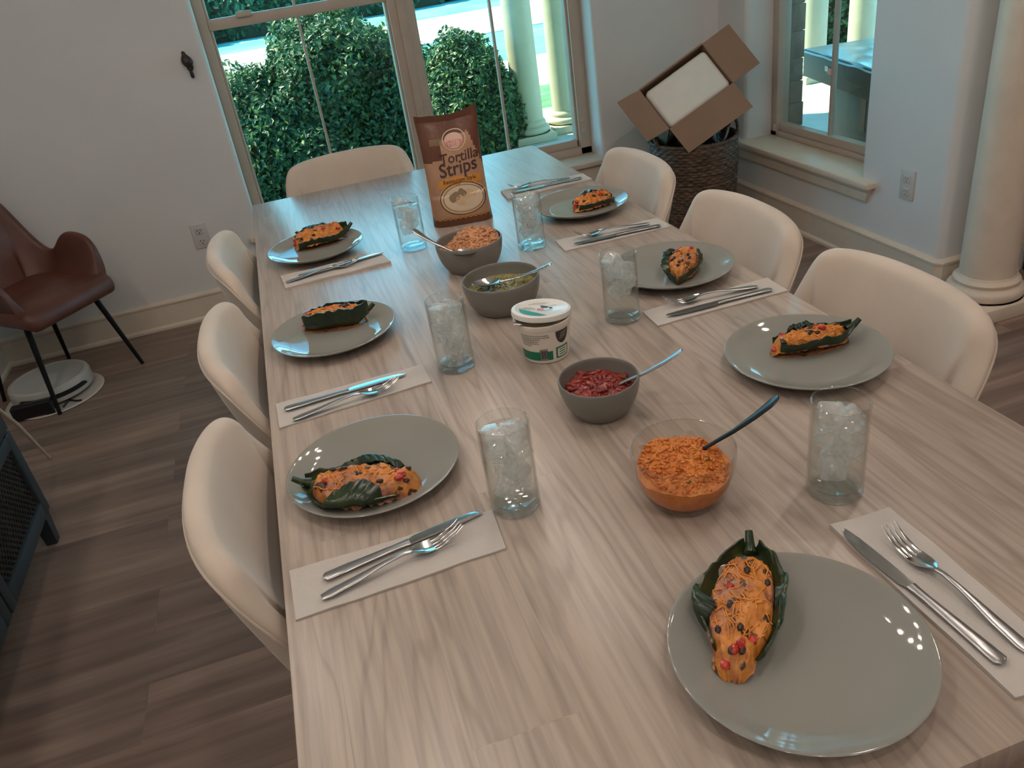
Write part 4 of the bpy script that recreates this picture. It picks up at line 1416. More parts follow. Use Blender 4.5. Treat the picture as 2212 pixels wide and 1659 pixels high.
def make_spoon(name, label, cat_mat, tip, inn, wide=0.0105, sink=0.035, bowl_part=True):
    """spoon whose handle end is at tip and which enters the food at inn"""
    T_, I_ = Vector(tip), Vector(inn)
    d = (I_ - T_).normalized()
    t = thing(name, label, 'spoon', T_)
    l = (I_ - T_).length
    end = d * (l + sink * 0.45)
    up = Vector((0, 0, 1))
    sag = Vector((0, 0, -0.006))
    pts = [Vector((0, 0, 0)) + d * (l * q) + sag * sin(q * pi) for q in (0.0, 0.03, 0.1, 0.3, 0.6, 0.85)] + [end]
    rr = [(wide * 0.45, 0.0012), (wide * 0.8, 0.002), (wide * 0.95, 0.0024), (wide * 0.72, 0.0026), (wide * 0.42, 0.0026), (wide * 0.34, 0.0024), (wide * 0.36, 0.0022)]
    obj('handle', MB().tube(pts, rr, 16, up=up), cat_mat, t, angle=60)
    if bowl_part:
        st = MB()
        e = end
        hd = Vector((d.x, d.y, 0)).normalized()
        sd = Vector((-hd.y, hd.x, 0))

        def cup(u, v):
            a = u * 2 * pi
            q = v
            ln, wd = 0.031, 0.0205
            p = e + hd * (ln * 0.92) + hd * (ln * q * cos(a)) + sd * (wd * q * sin(a) * (1 - 0.12 * cos(a)))
            p.z += 0.008 * (q * q - 1) + 0.002
            return tuple(p)
        st.grid(cup, 28, 8)
        n0 = len(st.v)
        st.grid(lambda u, v: tuple(Vector(cup(u, v)) - Vector((0, 0, 0.0012))), 28, 8)
        obj('spoon_bowl', st, cat_mat, t, angle=80)
    return t


bowl('serving_bowl', 'clear glass bowl of orange rice nearest the camera', 0.553, 0.458, bprof(0.0700, 0.043, 0.084, 0.0028), M['bowl_glass'])
rim_ = [(0.0688 + 0.0013 * cos(a), 0.0838 + 0.0011 * sin(a)) for a in [2 * pi * k / 8 for k in range(9)]]
br_ = obj('rim', MB().lathe(rim_, 72, cap=False), M['glass_base'], bpy.data.objects['serving_bowl'], angle=180)
o_, top_ = mound_stuff('rice', 'orange rice with green herb flecks heaped in the clear glass bowl', 'rice', M['rice'], 0.553, 0.458, 0.0635, 0.050, 0.074, 3, 0.013, 0.006, 75, (0.0, 0.015), 0.040, 0.0075, 900, 0.0026)
for i, (a, q) in enumerate(((0.62, 0.45), (0.70, 0.62), (0.1, 0.7), (0.45, 0.75), (0.9, 0.5), (0.3, 0.3))):
    p = top_(a, q)
    obj('herb_fleck', MB().blob((p[0], p[1], p[2] + 0.001), (0.0042, 0.0022, 0.0018), i, 0.3, 8, 6), M['herb'], o_)
make_spoon('serving_spoon', 'black handled spoon standing in the clear glass bowl of orange rice', M['dark_steel'], (0.668, 0.415, TZ + 0.150), (0.588, 0.462, TZ + 0.070), 0.0115, 0.03)

bowl('serving_bowl', 'small round grey bowl of red salsa', 0.540, 0.722, bprof(0.0665, 0.040, 0.066), M['bowl'], 'grey serving bowls')
mound_stuff('red_salsa', 'chunky red salsa in the smallest grey bowl', 'salsa', M['red_salsa'], 0.540, 0.722, 0.0585, 0.040, 0.049, 11, 0.008, 0.004, 70, (0, 0.02), None, 0.007, 120, 0.0045)
make_spoon('serving_spoon', 'steel spoon leaning in the bowl of red salsa', M['brushed'], (0.657, 0.655, TZ + 0.112), (0.580, 0.712, TZ + 0.050), 0.0105, 0.03)

bowl('serving_bowl', 'wide grey bowl of green salsa in the middle of the table', 0.523, 1.222, bprof(0.0845, 0.058, 0.072), M['bowl'], 'grey serving bowls')
mound_stuff('green_salsa', 'pale green salsa in the wide grey bowl', 'salsa', M['green_salsa'], 0.523, 1.222, 0.0765, 0.046, 0.054, 17, 0.008, 0.003, 60, (0.01, -0.01), None, 0.007, 60, 0.004)
make_spoon('serving_spoon', 'shiny steel spoon lying in the bowl of green salsa', M['steel'], (0.622, 1.160, TZ + 0.098), (0.515, 1.205, TZ + 0.068), 0.0095, 0.0)

bowl('serving_bowl', 'wide grey bowl of tan rice in front of the tortilla bag', 0.525, 1.505, bprof(0.083, 0.058, 0.072), M['bowl'], 'grey serving bowls')
mound_stuff('rice', 'tan rice with tomato bits heaped in the grey bowl before the tortilla bag', 'rice', M['brown_rice'], 0.525, 1.505, 0.0755, 0.050, 0.088, 23, 0.012, 0.006, 70, (0.025, 0.01), None, 0.007, 500, 0.0035)
make_spoon('serving_spoon', 'dark steel spoon leaning left out of the tan rice', M['brushed'], (0.400, 1.535, TZ + 0.118), (0.468, 1.468, TZ + 0.070), 0.0105, 0.03)


# ------------------------------------------------------------------ lettering helper
def text_mesh(s, shear=0.0, bold=0.0, space=1.0):
    """verts (x, y) and faces of a word, scaled so that it is 1 wide and centred"""
    cu = bpy.data.curves.new('t', 'FONT')
    cu.body = s
    cu.shear = shear
    cu.offset = bold
    cu.space_character = space
    cu.resolution_u = 3
    o = bpy.data.objects.new('t', cu)
    COL.objects.link(o)
    dg = bpy.context.evaluated_depsgraph_get()
    dg.update()
    me = bpy.data.meshes.new_from_object(o.evaluated_get(dg))
    vs = [tuple(v.co) for v in me.vertices]
    fs = [tuple(p.vertices) for p in me.polygons]
    bpy.data.objects.remove(o)
    bpy.data.curves.remove(cu)
    bpy.data.meshes.remove(me)
    x0, x1 = min(v[0] for v in vs), max(v[0] for v in vs)
    y0, y1 = min(v[1] for v in vs), max(v[1] for v in vs)
    w = x1 - x0
    return [((v[0] - x0) / w - 0.5, (v[1] - (y0 + y1) / 2) / w) for v in vs], fs


# ------------------------------------------------------------------ tortilla bag
BW, BH, BD = 0.0865, 0.292, 0.044
bag = thing('tortilla_bag', 'brown and tan standing bag of tortilla strips in the middle of the table', 'bag', (0.597, 1.883, TZ), radians(-10))


def bag_pt(u, v, side=-1, off=0.0):
    """u -1..1 across, v 0..1 up; side -1 the printed front"""
    d = BD * (1 - 0.92 * max(0, (v - 0.22) / 0.78) ** 1.35) * (0.9 + 0.1 * min(1, v / 0.1))
    e = (1 - abs(u) ** (5 if v < 0.3 else 3.2)) ** 0.5 if abs(u) < 1 else 0
    w = BW * (1 - 0.05 * v * (1 - v) * 4 + 0.03 * max(0, v - 0.8))
    y = side * (d * (0.25 + 0.75 * e) if v < 0.05 else d * e)
    cr = 0.0035 * nz(u * 1.6, v * 4.0, side, 1, 9) * min(1, v * 8) + 0.006 * max(0, v - 0.72) * 3 * nz(u * 2.3, v * 3, 4, 1, 2)
    z = BH * v + 0.010 * max(0, v - 0.6) / 0.4 * (0.35 * u * u - 0.6 * cos(u * 2.2) * 0.5 + 0.3 * nz(u * 3, 0, 0, 1, 5))
    lean = 0.008 * v * v
    return (u * w, y + cr + side * off + lean, z)


mb = MB()
nu, nv = 40, 60
for side in (-1, 1):
    st = len(mb.v)
    mb.grid(lambda a, b: bag_pt((2 * a - 1), b, side), nu, nv)
    for k in range(len(mb.f) - nu * nv, len(mb.f)):
        kk = k - (len(mb.f) - nu * nv)
        j, i = divmod(kk, nu)
        v, u = (j + 0.5) / nv, 2 * (i + 0.5) / nu - 1
        brown = v < 0.085 or v > 0.66 + 0.05 * u + (0.17 * (1 if u > -0.35 else 0)) - (0.36 * max(0, u - 0.62) / 0.38 if u > 0.62 else 0)
        orange = (abs(u) > 0.955 and 0.1 < v < 0.52)
        mb.mi[k] = 1 if brown else (2 if orange else 0)
mb.add([bag_pt(-1, 0, -1), bag_pt(1, 0, -1), bag_pt(1, 0, 1), bag_pt(-1, 0, 1)], [(0, 1, 2, 3)], 1)
obj('bag_body', mb, [M['bag_tan'], M['bag_brown'], M['bag_orange']], bag, angle=70)
obj('top_seal', MB().grid(lambda a, b: (lambda p: (p[0], p[1] - 0.0012, p[2] + 0.016 * b + 0.016 * b * max(0, (2 * a - 1) - 0.45)))(bag_pt(2 * a - 1, 0.985, -1)), 40, 4), M['bag_brown'], bag)


def on_bag(vs, cu, cv, wid, off=0.0007, rot=0.0, arch=0.0):
    out = []
    for x, y in vs:
        x, y = x * wid, y * wid
        x, y = x * cos(rot) - y * sin(rot), x * sin(rot) + y * cos(rot)
        y += arch * (x / wid) ** 2
        out.append(bag_pt(cu + x / BW, cv + y / BH, -1, off))
    return out


def bag_text(name, s, cu, cv, wid, mat, shear=0.15, bold=0.0, off=0.0011, rot=0.0, arch=0.0):
    vs, fs = text_mesh(s, shear, bold)
    return obj(name, MB().add(on_bag(vs, cu, cv, wid, off, rot, arch), fs), mat, bag, smooth=False)


def bag_patch(name, mat, cu, cv, ru, rv, off=0.0006, rot=0.0, n=40, ring=None, power=2.0, arch=0.0):
    """filled ellipse (power 2) or rounded panel (power 6) printed on the bag; ru, rv in metres"""
    mb = MB()

    def pt(a, q):
        c_, s_ = cos(a), sin(a)
        x = math.copysign(abs(c_) ** (2 / power), c_) * ru * q
        y = math.copysign(abs(s_) ** (2 / power), s_) * rv * q
        x, y = x * cos(rot) - y * sin(rot), x * sin(rot) + y * cos(rot)
        y += arch * (x / ru) ** 2
        return bag_pt(cu + x / BW, cv + y / BH, -1, off)
    q0 = ring if ring else 0.0
    mb.grid(lambda a, b: pt(2 * pi * a, q0 + (1 - q0) * b), n, 8)
    return obj(name, mb, mat, bag, smooth=False)


bag_patch('logo_backing', M['bag_white'], 0.12, 0.800, 0.026, 0.021, 0.0006)
bag_patch('logo_badge', M['bag_pink'], 0.12, 0.775, 0.023, 0.0085, 0.0010, power=4)
bag_text('logo_lettering', 'HEB', 0.12, 0.775, 0.034, M['bag_white'], 0, 0.02, 0.0014)
bag_patch('logo_ring', M['bag_pale'], 0.14, 0.806, 0.034, 0.029, 0.0008, ring=0.93)
bag_text('lettering', 'Tortilla', 0.22, 0.650, 0.112, M['bag_ink'], 0.12, 0.012, rot=0.06)
bag_text('lettering', 'Strips', 0.12, 0.535, 0.114, M['bag_ink'], 0.12, 0.014, rot=0.10)
bag_patch('banner', M['bag_orange'], 0.10, 0.435, 0.064, 0.0115, 0.0007, power=8, rot=0.04, arch=-0.006)
bag_text('banner_lettering', 'Restaurant Style', 0.10, 0.435, 0.098, M['bag_ink'], 0.1, 0.008, 0.0012, rot=0.04, arch=-0.0046)
bag_patch('picture_ground', M['bag_cream'], 0.12, 0.265, 0.070, 0.047, 0.0006)
bag_patch('dish_ring', M['bag_ink'], 0.12, 0.262, 0.069, 0.046, 0.0010, ring=0.955)
bag_patch('dish', M['bag_pale'], 0.14, 0.265, 0.057, 0.035, 0.0009)
bag_patch('dish_ring', M['bag_grey'], 0.13, 0.262, 0.061, 0.039, 0.0011, ring=0.95)
for cu, cv, a, b, rot, mt in ((-0.16, 0.285, 0.017, 0.012, 0.5, 'bag_grey'), (0.05, 0.245, 0.016, 0.014, -0.4, 'bag_cream'), (0.36, 0.29, 0.015, 0.017, 0.9, 'bag_cream'), (0.30, 0.235, 0.018, 0.010, 0.2, 'bag_pale'),
                              (0.12, 0.32, 0.013, 0.009, -0.7, 'bag_grey')):
    bag_patch('tortilla_strip_print', M[mt], cu, cv, a, b, 0.0013, rot, 20, power=3)
zz = []
for i in range(23):
    zz.append((-0.95 + 1.9 * i / 22, 0.070 + (0.014 if i % 2 else 0.0)))
mb = MB()
for (u0, v0), (u1, v1) in zip(zz, zz[1:]):
    mb.add([bag_pt(u0, v0 - 0.006, -1, 0.0009), bag_pt(u1, v1 - 0.006, -1, 0.0009), bag_pt(u1, v1 + 0.006, -1, 0.0009), bag_pt(u0, v0 + 0.006, -1, 0.0009)], [(0, 1, 2, 3)])
obj('zigzag_border', mb, M['bag_orange'], bag, smooth=False)
mb = MB()
for q in range(5):
    mb.add([bag_pt(-0.68 + 0.0 * q, 0.775 + 0.012 * q, -1, 0.001), bag_pt(-0.25 - 0.05 * (q % 2), 0.775 + 0.012 * q, -1, 0.001), bag_pt(-0.25 - 0.05 * (q % 2), 0.781 + 0.012 * q, -1, 0.001), bag_pt(-0.68, 0.781 + 0.012 * q, -1, 0.001)], [(0, 1, 2, 3)])
obj('faded_print', mb, M['bag_grey'], bag, smooth=False)

# ------------------------------------------------------------------ sour cream tub
tub = thing('sour_cream_tub', 'white plastic tub of sour cream with a green band and its lid ajar', 'tub', (0.530, 0.965, TZ + 0.0004))
TB, TR, TH = 0.0435, 0.0535, 0.082
obj('cup', MB().lathe([(0.0, 0.003), (TB - 0.006, 0.003), (TB - 0.004, 0.0), (TB - 0.001, 0.001), (TB, 0.004), (TR - 0.002, TH - 0.012), (TR, TH - 0.011), (TR + 0.0015, TH - 0.006), (TR + 0.0015, TH - 0.001),
                       (TR, TH), (TR - 0.003, TH - 0.001), (TB - 0.002, 0.006), (0.0, 0.006)], 72, cap=False), M['tub'], tub, angle=45)
obj('sour_cream', MB().grid(lambda u, v: (0.0502 * v * cos(2 * pi * u), 0.0502 * v * sin(2 * pi * u), 0.0745 + 0.004 * nz(u * 6, v * 4, 0, 1, 3) * (1 - v)), 40, 10), M['cream'], tub)


def tub_pt(a, h, off=0.0006):
    r = TB + (TR - 0.002 - TB) * (h - 0.004) / (TH - 0.016) + off
    return (r * cos(radians(a)), r * sin(radians(a)), h)


def tub_patch(name, mat, a0, a1, h0, h1, off=0.0006):
    return obj(name, MB().grid(lambda u, v: tub_pt(a0 + (a1 - a0) * u, h0 + (h1 - h0) * v, off), max(2, int(abs(a1 - a0) / 4)), 2), mat, tub)


tub_patch('green_band', M['green_ink'], -178, -92, 0.008, 0.027)
tub_patch('green_band', M['green_ink'], -84, -48, 0.008, 0.032)
tub_patch('white_panel', M['tub'], -80, -52, 0.011, 0.029, 0.0009)
tub_patch('barcode_panel', M['grey_ink'], -122, -104, 0.009, 0.033, 0.0010)
mb = MB()
for i in range(9):
    a0 = -121 + 1.9 * i
    mb.grid(lambda u, v: tub_pt(a0 + (0.6 + 0.5 * (i % 3)) * u, 0.012 + 0.018 * v, 0.0013), 1, 1)
obj('barcode', mb, M['black_ink'], tub, smooth=False)
mb = MB()
rr = random.Random(5)
for row in range(6):
    h = 0.061 - 0.0042 * row
    a = -164.0
    end = -100 if row < 2 else (-124 if row < 5 else -140)
    while a < end:
        w = 2 + 4 * rr.random()
        mb.grid(lambda u, v: tub_pt(a + w * u, h + 0.0021 * v, 0.0009), 1, 1)
        a += w + 1.2
obj('small_print', mb, M['grey_ink'], tub, smooth=False)
mb = MB().grid(lambda u, v: tub_pt(-66 + (u - 0.5) * 34 * (min(1, (1 - (1 - v) ** 2.6)) ** 0.6 if v < 1 else 1), 0.038 + 0.028 * v, 0.0008), 14, 12)
obj('shield', mb, M['black_ink'], tub)
mb = MB()
for q in range(3):
    mb.grid(lambda u, v: tub_pt(-75 + q * 1.5 + 16 * u, 0.048 + 0.005 * q + 0.0022 * v + 0.004 * u, 0.0012), 4, 1)
obj('shield_print', mb, M['grey_ink'], tub, smooth=False)
mb = MB()
for q in range(3):
    mb.grid(lambda u, v: tub_pt(-76 + 20 * u, 0.0145 + 0.005 * q + 0.002 * v, 0.0013), 4, 1)
obj('panel_print', mb, M['green_ink'], tub, smooth=False)
# lid, propped open on the spoon on the side of the camera
LM = Matrix.Translation((0.0, 0.001, TH + 0.0125)) @ Matrix.Rotation(radians(-145), 4, 'Z') @ Matrix.Rotation(radians(-7.0), 4, 'Y') @ Matrix.Rotation(radians(145), 4, 'Z')
LMB = MB().lathe([(0.0, 0.0), (0.045, 0.0), (0.0475, 0.0022), (0.0525, 0.0022), (0.0555, 0.0008), (0.0563, -0.002), (0.0563, -0.0085), (0.0553, -0.0085), (0.0548, -0.002), (0.052, 0.0006), (0.046, -0.0012), (0.0, -0.0012)], 72, cap=False)
LMB.xf(LM)
lid = obj('lid', LMB, M['lid'], tub, angle=45)


def lid_poly(name, mat, poly, z=0.0004):
    mb = MB().add([(x, y, z) for x, y in poly], [tuple(range(len(poly)))])
    mb.xf(LM)
    return obj(name, mb, mat, lid, smooth=False)


RA = radians(-16)          # print is turned this much against the table


def lrot(p):
    return (p[0] * cos(RA) - p[1] * sin(RA), p[0] * sin(RA) + p[1] * cos(RA))


arc = [(0.041 * cos(radians(a)), 0.041 * sin(radians(a))) for a in range(172, 283, 5)]
lid_poly('green_crescent', M['green_ink'], [lrot(p) for p in arc])
lid_poly('red_patch', M['red_ink'], [lrot(p) for p in ((-0.008, -0.010), (0.004, -0.012), (0.005, -0.002), (-0.007, 0.0))], 0.0006)
lid_poly('white_stripe', M['lid'], [lrot(p) for p in ((-0.006, -0.008), (0.003, -0.009), (0.003, -0.007), (-0.006, -0.006))], 0.0009)
for i, (x, y, rx_, ry_) in enumerate(((0.005, 0.008, 0.0055, 0.006), (0.0105, 0.0055, 0.004, 0.004), (0.018, 0.000, 0.0032, 0.0045), (0.002, 0.0135, 0.003, 0.0022))):
    lid_poly('dark_blotch', M['black_ink'], [lrot((x + rx_ * cos(2 * pi * k / 16) * (1 + 0.25 * sin(k * 2.1)), y + ry_ * sin(2 * pi * k / 16))) for k in range(16)], 0.0006)
mb = MB()
for row, (x0, x1, y) in enumerate(((-0.022, 0.006, 0.024), (-0.014, 0.012, 0.029), (-0.034, -0.018, 0.006), (-0.032, -0.014, 0.001), (-0.024, -0.010, -0.005), (0.006, 0.022, -0.010), (0.004, 0.018, -0.016), (0.012, 0.03, 0.012))):
    x = x0
    while x < x1:
        w = 0.0015 + 0.003 * rr.random()
        st = len(mb.v)
        mb.add([(*lrot((x, y)), 0.0006), (*lrot((x + w, y)), 0.0006), (*lrot((x + w, y + 0.0018)), 0.0006), (*lrot((x, y + 0.0018)), 0.0006)], [(0, 1, 2, 3)])
        x += w + 0.001
mb.xf(LM)
obj('small_print', mb, M['grey_ink'], lid, smooth=False)
t = thing('spoon', 'spoon with its dark handle poking out from under the tub lid', 'spoon', (0.530, 0.965, TZ + 0.0004))
hp = [Vector((-0.062, -0.020, TH + 0.0065)), Vector((-0.052, -0.022, TH + 0.0050)), Vector((-0.030, -0.026, TH + 0.0035)), Vector((-0.004, -0.030, TH - 0.001)), Vector((0.014, -0.020, TH - 0.012))]
obj('handle', MB().tube(hp, [(0.0045, 0.001), (0.0065, 0.0016), (0.0052, 0.0016), (0.0036, 0.0016), (0.003, 0.0015)], 12), M['brushed'], t)

# ------------------------------------------------------------------ wicker basket with the foam cooler box
BX, BY, BR, BZ = 2.065, 3.225, 0.208, 0.47
bk = thing('wicker_basket', 'tall round dark wicker basket in the corner beside the window', 'basket', (BX, BY, 0))
na, nr = 220, 150
aa = np.linspace(0, 2 * pi, na, endpoint=False)
zz_ = np.linspace(0.0, 1.0, nr)
st_ = np.abs(np.sin(aa * 36 / 2))[None, :]
L = []
for j in range(nr):
    z = zz_[j]
    row = z * 34
    ph = (int(row) % 2) * pi
    ring = abs(sin(row * pi))
    r_ = BR * (0.90 + 0.10 * min(1, z * 1.3) + 0.01 * sin(z * pi)) + 0.0055 * ring ** 0.6 * (0.55 + 0.45 * np.sin(aa * 30 + ph)) - (0.004 if 0.60 < z < 0.612 else 0)
    L.append([(r_[i] * cos(aa[i]), r_[i] * sin(aa[i]), z * BZ + 0.002) for i in range(na)])
mb = MB().loops(L, caps=False)
mb.lathe([(BR - 0.012, BZ), (BR - 0.012, BZ * 0.5), (BR * 0.88 - 0.012, 0.012), (0, 0.012)], 60, cap=False)
mb.lathe([(0.0, 0.001), (BR * 0.9, 0.001)], 60, cap=False)
obj('basket_body', mb, M['wicker'], bk, angle=60)
mb = MB()
for k in range(3):
    pts = []
    R0 = []
    for i in range(121):
        a = 2 * pi * i / 120
        q = a * 26 + k * 2 * pi / 3
        pts.append(((BR - 0.003 + 0.006 * cos(q)) * cos(a), (BR - 0.003 + 0.006 * cos(q)) * sin(a), BZ + 0.006 + 0.006 * sin(q)))
    mb.tube(pts, 0.0055, 7)
obj('rim', mb, M['wicker'], bk, angle=60)
for a0 in (radians(-8), radians(172)):
    pts = []
    for i in range(17):
        q = i / 16
        a = a0 + (q - 0.5) * 0.62
        pts.append(((BR + 0.004) * cos(a), (BR + 0.004) * sin(a), BZ + 0.002 + 0.062 * sin(pi * q) ** 0.6))
    obj('handle', MB().tube(pts, 0.009, 10), M['wicker'], bk, angle=60)

tag(obj('trash_bag', MB().blob((BX + 0.02, BY + 0.0, 0.40), (0.165, 0.165, 0.115), 4, 0.3, 40, 28, 2.6), M['black_plastic']), 'black plastic bag inside the wicker basket under the cardboard box', 'bag')
tag(obj('drawstring', MB().tube([(BX + 0.10, BY - 0.115, 0.462), (BX + 0.105, BY - 0.13, 0.495), (BX + 0.12, BY - 0.125, 0.525), (BX + 0.125, BY - 0.11, 0.50), (BX + 0.12, BY - 0.10, 0.465)], (0.006, 0.002), 8), M['outlet']),
    'short white strap loop sticking out of the wicker basket', 'strap')

CR = Matrix(((0.94506116, 0.26158301, -0.19604525), (-0.29710531, 0.43720725, -0.84886881), (-0.13633726, 0.86047902, 0.49090529)))
BC = Vector((2.02, 3.20, 0.727))                      # middle of the box opening
bn = Vector((-0.302, -0.766, 0.568)).normalized()     # which way the box opens
bu = Vector((0.906, -0.045, 0.421))                   # along its long side, tipped up to the right
bu = (bu - bn * bu.dot(bn)).normalized()
bv = bu.cross(bn).normalized()
if bv.z > 0:
    bv = -bv
LU, LV, LDP = 0.179, 0.120, 0.25


def BP(u, v, n):
    return tuple(BC + bu * u + bv * v + bn * n)


cb = thing('cardboard_box', 'open brown cardboard box tilted on the wicker basket, holding a white foam cooler', 'box', (0, 0, 0))


def slab(mb, a, b, c, d, th, nrm):
    n = Vector(nrm) * th
    q = [Vector(p) for p in (a, b, c, d)]
    vs = [tuple(p) for p in q] + [tuple(p + n) for p in q]
    mb.add(vs, [(0, 1, 2, 3), (7, 6, 5, 4), (0, 4, 5, 1), (1, 5, 6, 2), (2, 6, 7, 3), (3, 7, 4, 0)])


mb = MB()
T4 = 0.004
slab(mb, BP(-LU, -LV, -LDP), BP(LU, -LV, -LDP), BP(LU, -LV, 0), BP(-LU, -LV, 0), T4, -bv)
slab(mb, BP(-LU, LV, -LDP), BP(LU, LV, -LDP), BP(LU, LV, 0), BP(-LU, LV, 0), T4, bv)
slab(mb, BP(-LU, -LV, -LDP), BP(-LU, LV, -LDP), BP(-LU, LV, 0), BP(-LU, -LV, 0), T4, -bu)
slab(mb, BP(LU, -LV, -LDP), BP(LU, LV, -LDP), BP(LU, LV, 0), BP(LU, -LV, 0), T4, bu)
slab(mb, BP(-LU, -LV, -LDP), BP(LU, -LV, -LDP), BP(LU, LV, -LDP), BP(-LU, LV, -LDP), T4, -bn)
obj('box_body', mb, M['cardboard'], cb, smooth=False, recalc=True)
FL = 0.150


def flap(edge0, edge1, dirv, ln):
    mb = MB()
    d = Vector(dirv).normalized() * ln
    a, b = Vector(edge0), Vector(edge1)
    e = (b - a).normalized()
    nrm = e.cross(d).normalized()
    slab(mb, a, b, b + d, a + d, 0.004, nrm if nrm.dot(bn) < 0 else -nrm)
    obj('flap', mb, M['cardboard'], cb, smooth=False, recalc=True)


flap(BP(LU, -LV, 0), BP(LU, LV, 0), bu + bn * 0.02, FL)
flap(BP(-LU, LV, 0), BP(LU, LV, 0), bv + bn * 0.05, FL)
flap(BP(-LU, -LV, 0), BP(-LU, LV, 0), -bu + bn * 0.35, FL * 0.9)
flap(BP(-LU, -LV, 0), BP(LU, -LV, 0), -bn - bv * 0.12, FL)
fm = MB().bbox(-LU + 0.012, LU - 0.004, -LV + 0.022, LV - 0.003, -LDP + 0.005, -0.008, 0.022, 5)
fm.v = [BP(*p) for p in fm.v]
tag(obj('foam_cooler', fm, M['foam'], angle=40, recalc=True), 'white foam cooler with rounded corners inside the tilted cardboard box', 'cooler')


# ------------------------------------------------------------------ brown leather armchair
ARM = [(0.0, -0.24, 0.86), (0.08, -0.238, 0.86), (0.14, -0.228, 0.85), (0.18, -0.21, 0.82), (0.205, -0.18, 0.75), (0.222, -0.14, 0.65), (0.234, -0.095, 0.570), (0.242, -0.05, 0.535),
       (0.246, -0.01, 0.555), (0.249, 0.03, 0.600), (0.250, 0.08, 0.622), (0.250, 0.14, 0.618), (0.248, 0.195, 0.600), (0.242, 0.225, 0.555), (0.236, 0.238, 0.49), (0.23, 0.24, 0.44)]


def arm_shell():
    st = [(-y, x, z) for y, x, z in ARM[:0:-1]] + ARM
    n = len(st)
    L = []
    for i, (y, x, zt) in enumerate(st):
        a, b = st[max(i - 1, 0)], st[min(i + 1, n - 1)]
        t = Vector((b[1] - a[1], b[0] - a[0])).normalized()
        nx, ny = -t.y, t.x
        if nx * (x - 0.05) + ny * y < 0:
            nx, ny = -nx, -ny
        if x > 0.2:
            nx, ny = 0.0, math.copysign(1, y)
        h = zt - 0.37
        th = 0.032
        lean = 0.07 * h / 0.48

        def P(o, z):
            k = (z - 0.37) / max(h, 0.05)
            off = o - 0.05 * (1 - min(1, max(0, k))) ** 1.6 + lean * (k - 0.9)
            return (x + nx * off, y + ny * off, z)
        zb = 0.365
        L.append([P(-0.05, zb), P(-0.02, zb - 0.003), P(0, zb + 0.02), P(0.003, zb + 0.35 * h), P(0.002, zb + 0.7 * h), P(0, zt - 0.02), P(-0.004, zt - 0.005), P(-th * 0.5, zt), P(-th * 0.9, zt - 0.005),
                  P(-th, zt - 0.02), P(-th - 0.003, zb + 0.7 * h), P(-th - 0.005, zb + 0.35 * h), P(-th - 0.02, 0.40)])
    return MB().loops(L)


ac = thing('armchair', 'brown leather tub chair with thin black legs in the corner', 'chair', (-1.03, 3.28, 0), radians(-38.9))
obj('shell', arm_shell(), M['leather'], ac, angle=180, sub=2, recalc=True)
mb = MB().bbox(-0.20, 0.285, -0.222, 0.222, 0.375, 0.455, 0.036, 4)
for i, (x, y, z) in enumerate(mb.v):
    k = 1 - 0.3 * max(0, (-x - 0.08) / 0.12) ** 2
    mb.v[i] = (x, y * k, z - 0.03 * max(0, (x - 0.2) / 0.085) ** 2 + (0.008 * cos(y / 0.22 * pi / 2) if z > 0.42 else 0))
obj('seat', mb, M['leather'], ac, angle=60)
for tx, ty, bx, by in ((0.17, 0.16, 0.255, 0.205), (-0.13, 0.15, -0.205, 0.195), (0.16, -0.16, 0.225, -0.235), (-0.12, -0.14, -0.17, -0.19)):
    obj('leg', MB().tube([(tx, ty, 0.385), (bx, by, 0.0)], [0.0135, 0.008], 12), M['black_metal'], ac)

# ------------------------------------------------------------------ robot vacuum on its mat
RXc, RYc = -1.06, 3.185
mt = obj('floor_mat', MB().lathe([(0.0, 0.0005), (0.196, 0.0005), (0.2, 0.003), (0.197, 0.006), (0.188, 0.0065), (0.183, 0.004), (0.0, 0.004)], 72, cap=False), M['mat_white'], angle=40)
mt.location = (RXc + 0.005, RYc - 0.025, 0)
tag(mt, 'round white plastic mat under the robot vacuum', 'mat')
rv = thing('robot_vacuum', 'round white robot vacuum on the floor under the brown chair', 'robot vacuum', (RXc, RYc, 0.0045))
obj('body', MB().lathe([(0.0, 0.012), (0.155, 0.012), (0.163, 0.018), (0.165, 0.030), (0.165, 0.066), (0.161, 0.076), (0.150, 0.081), (0.138, 0.0805), (0.136, 0.079), (0.0, 0.0795)], 80, cap=False), M['robot_white'], rv, angle=35)
mb = MB().grid(lambda u, v: (0.1662 * cos(radians(-130 + 110 * u)), 0.1662 * sin(radians(-130 + 110 * u)), 0.036 + 0.020 * v * (min(1, 12 * u, 12 * (1 - u)) ** 0.5)), 40, 4)
obj('sensor_window', mb, M['black_plastic'], rv)
for sy in (-1, 1):
    obj('wheel', MB().tube([(0.0 - 0.015, sy * 0.10, 0.017), (0.015, sy * 0.10, 0.017)], 0.0165, 20), M['black_plastic'], rv)
obj('side_brush', MB().tube([(0.08, -0.13, 0.008), (0.11, -0.155, 0.006), (0.135, -0.16, 0.004)], 0.004, 6).tube([(0.08, -0.13, 0.008), (0.07, -0.165, 0.005), (0.065, -0.18, 0.003)], 0.004, 6), M['black_plastic'], rv)
dk = thing('charging_dock', 'black charging dock at the near edge of the white mat', 'dock', (-1.105, 2.995, 0.0065))
obj('dock_body', MB().bbox(-0.075, 0.078, -0.022, 0.021, 0.0, 0.058, 0.006, 3), M['black_plastic'], dk)
obj('foot', MB().bbox(0.05, 0.085, -0.028, -0.015, 0.0, 0.016, 0.003, 2), M['black_plastic'], dk)

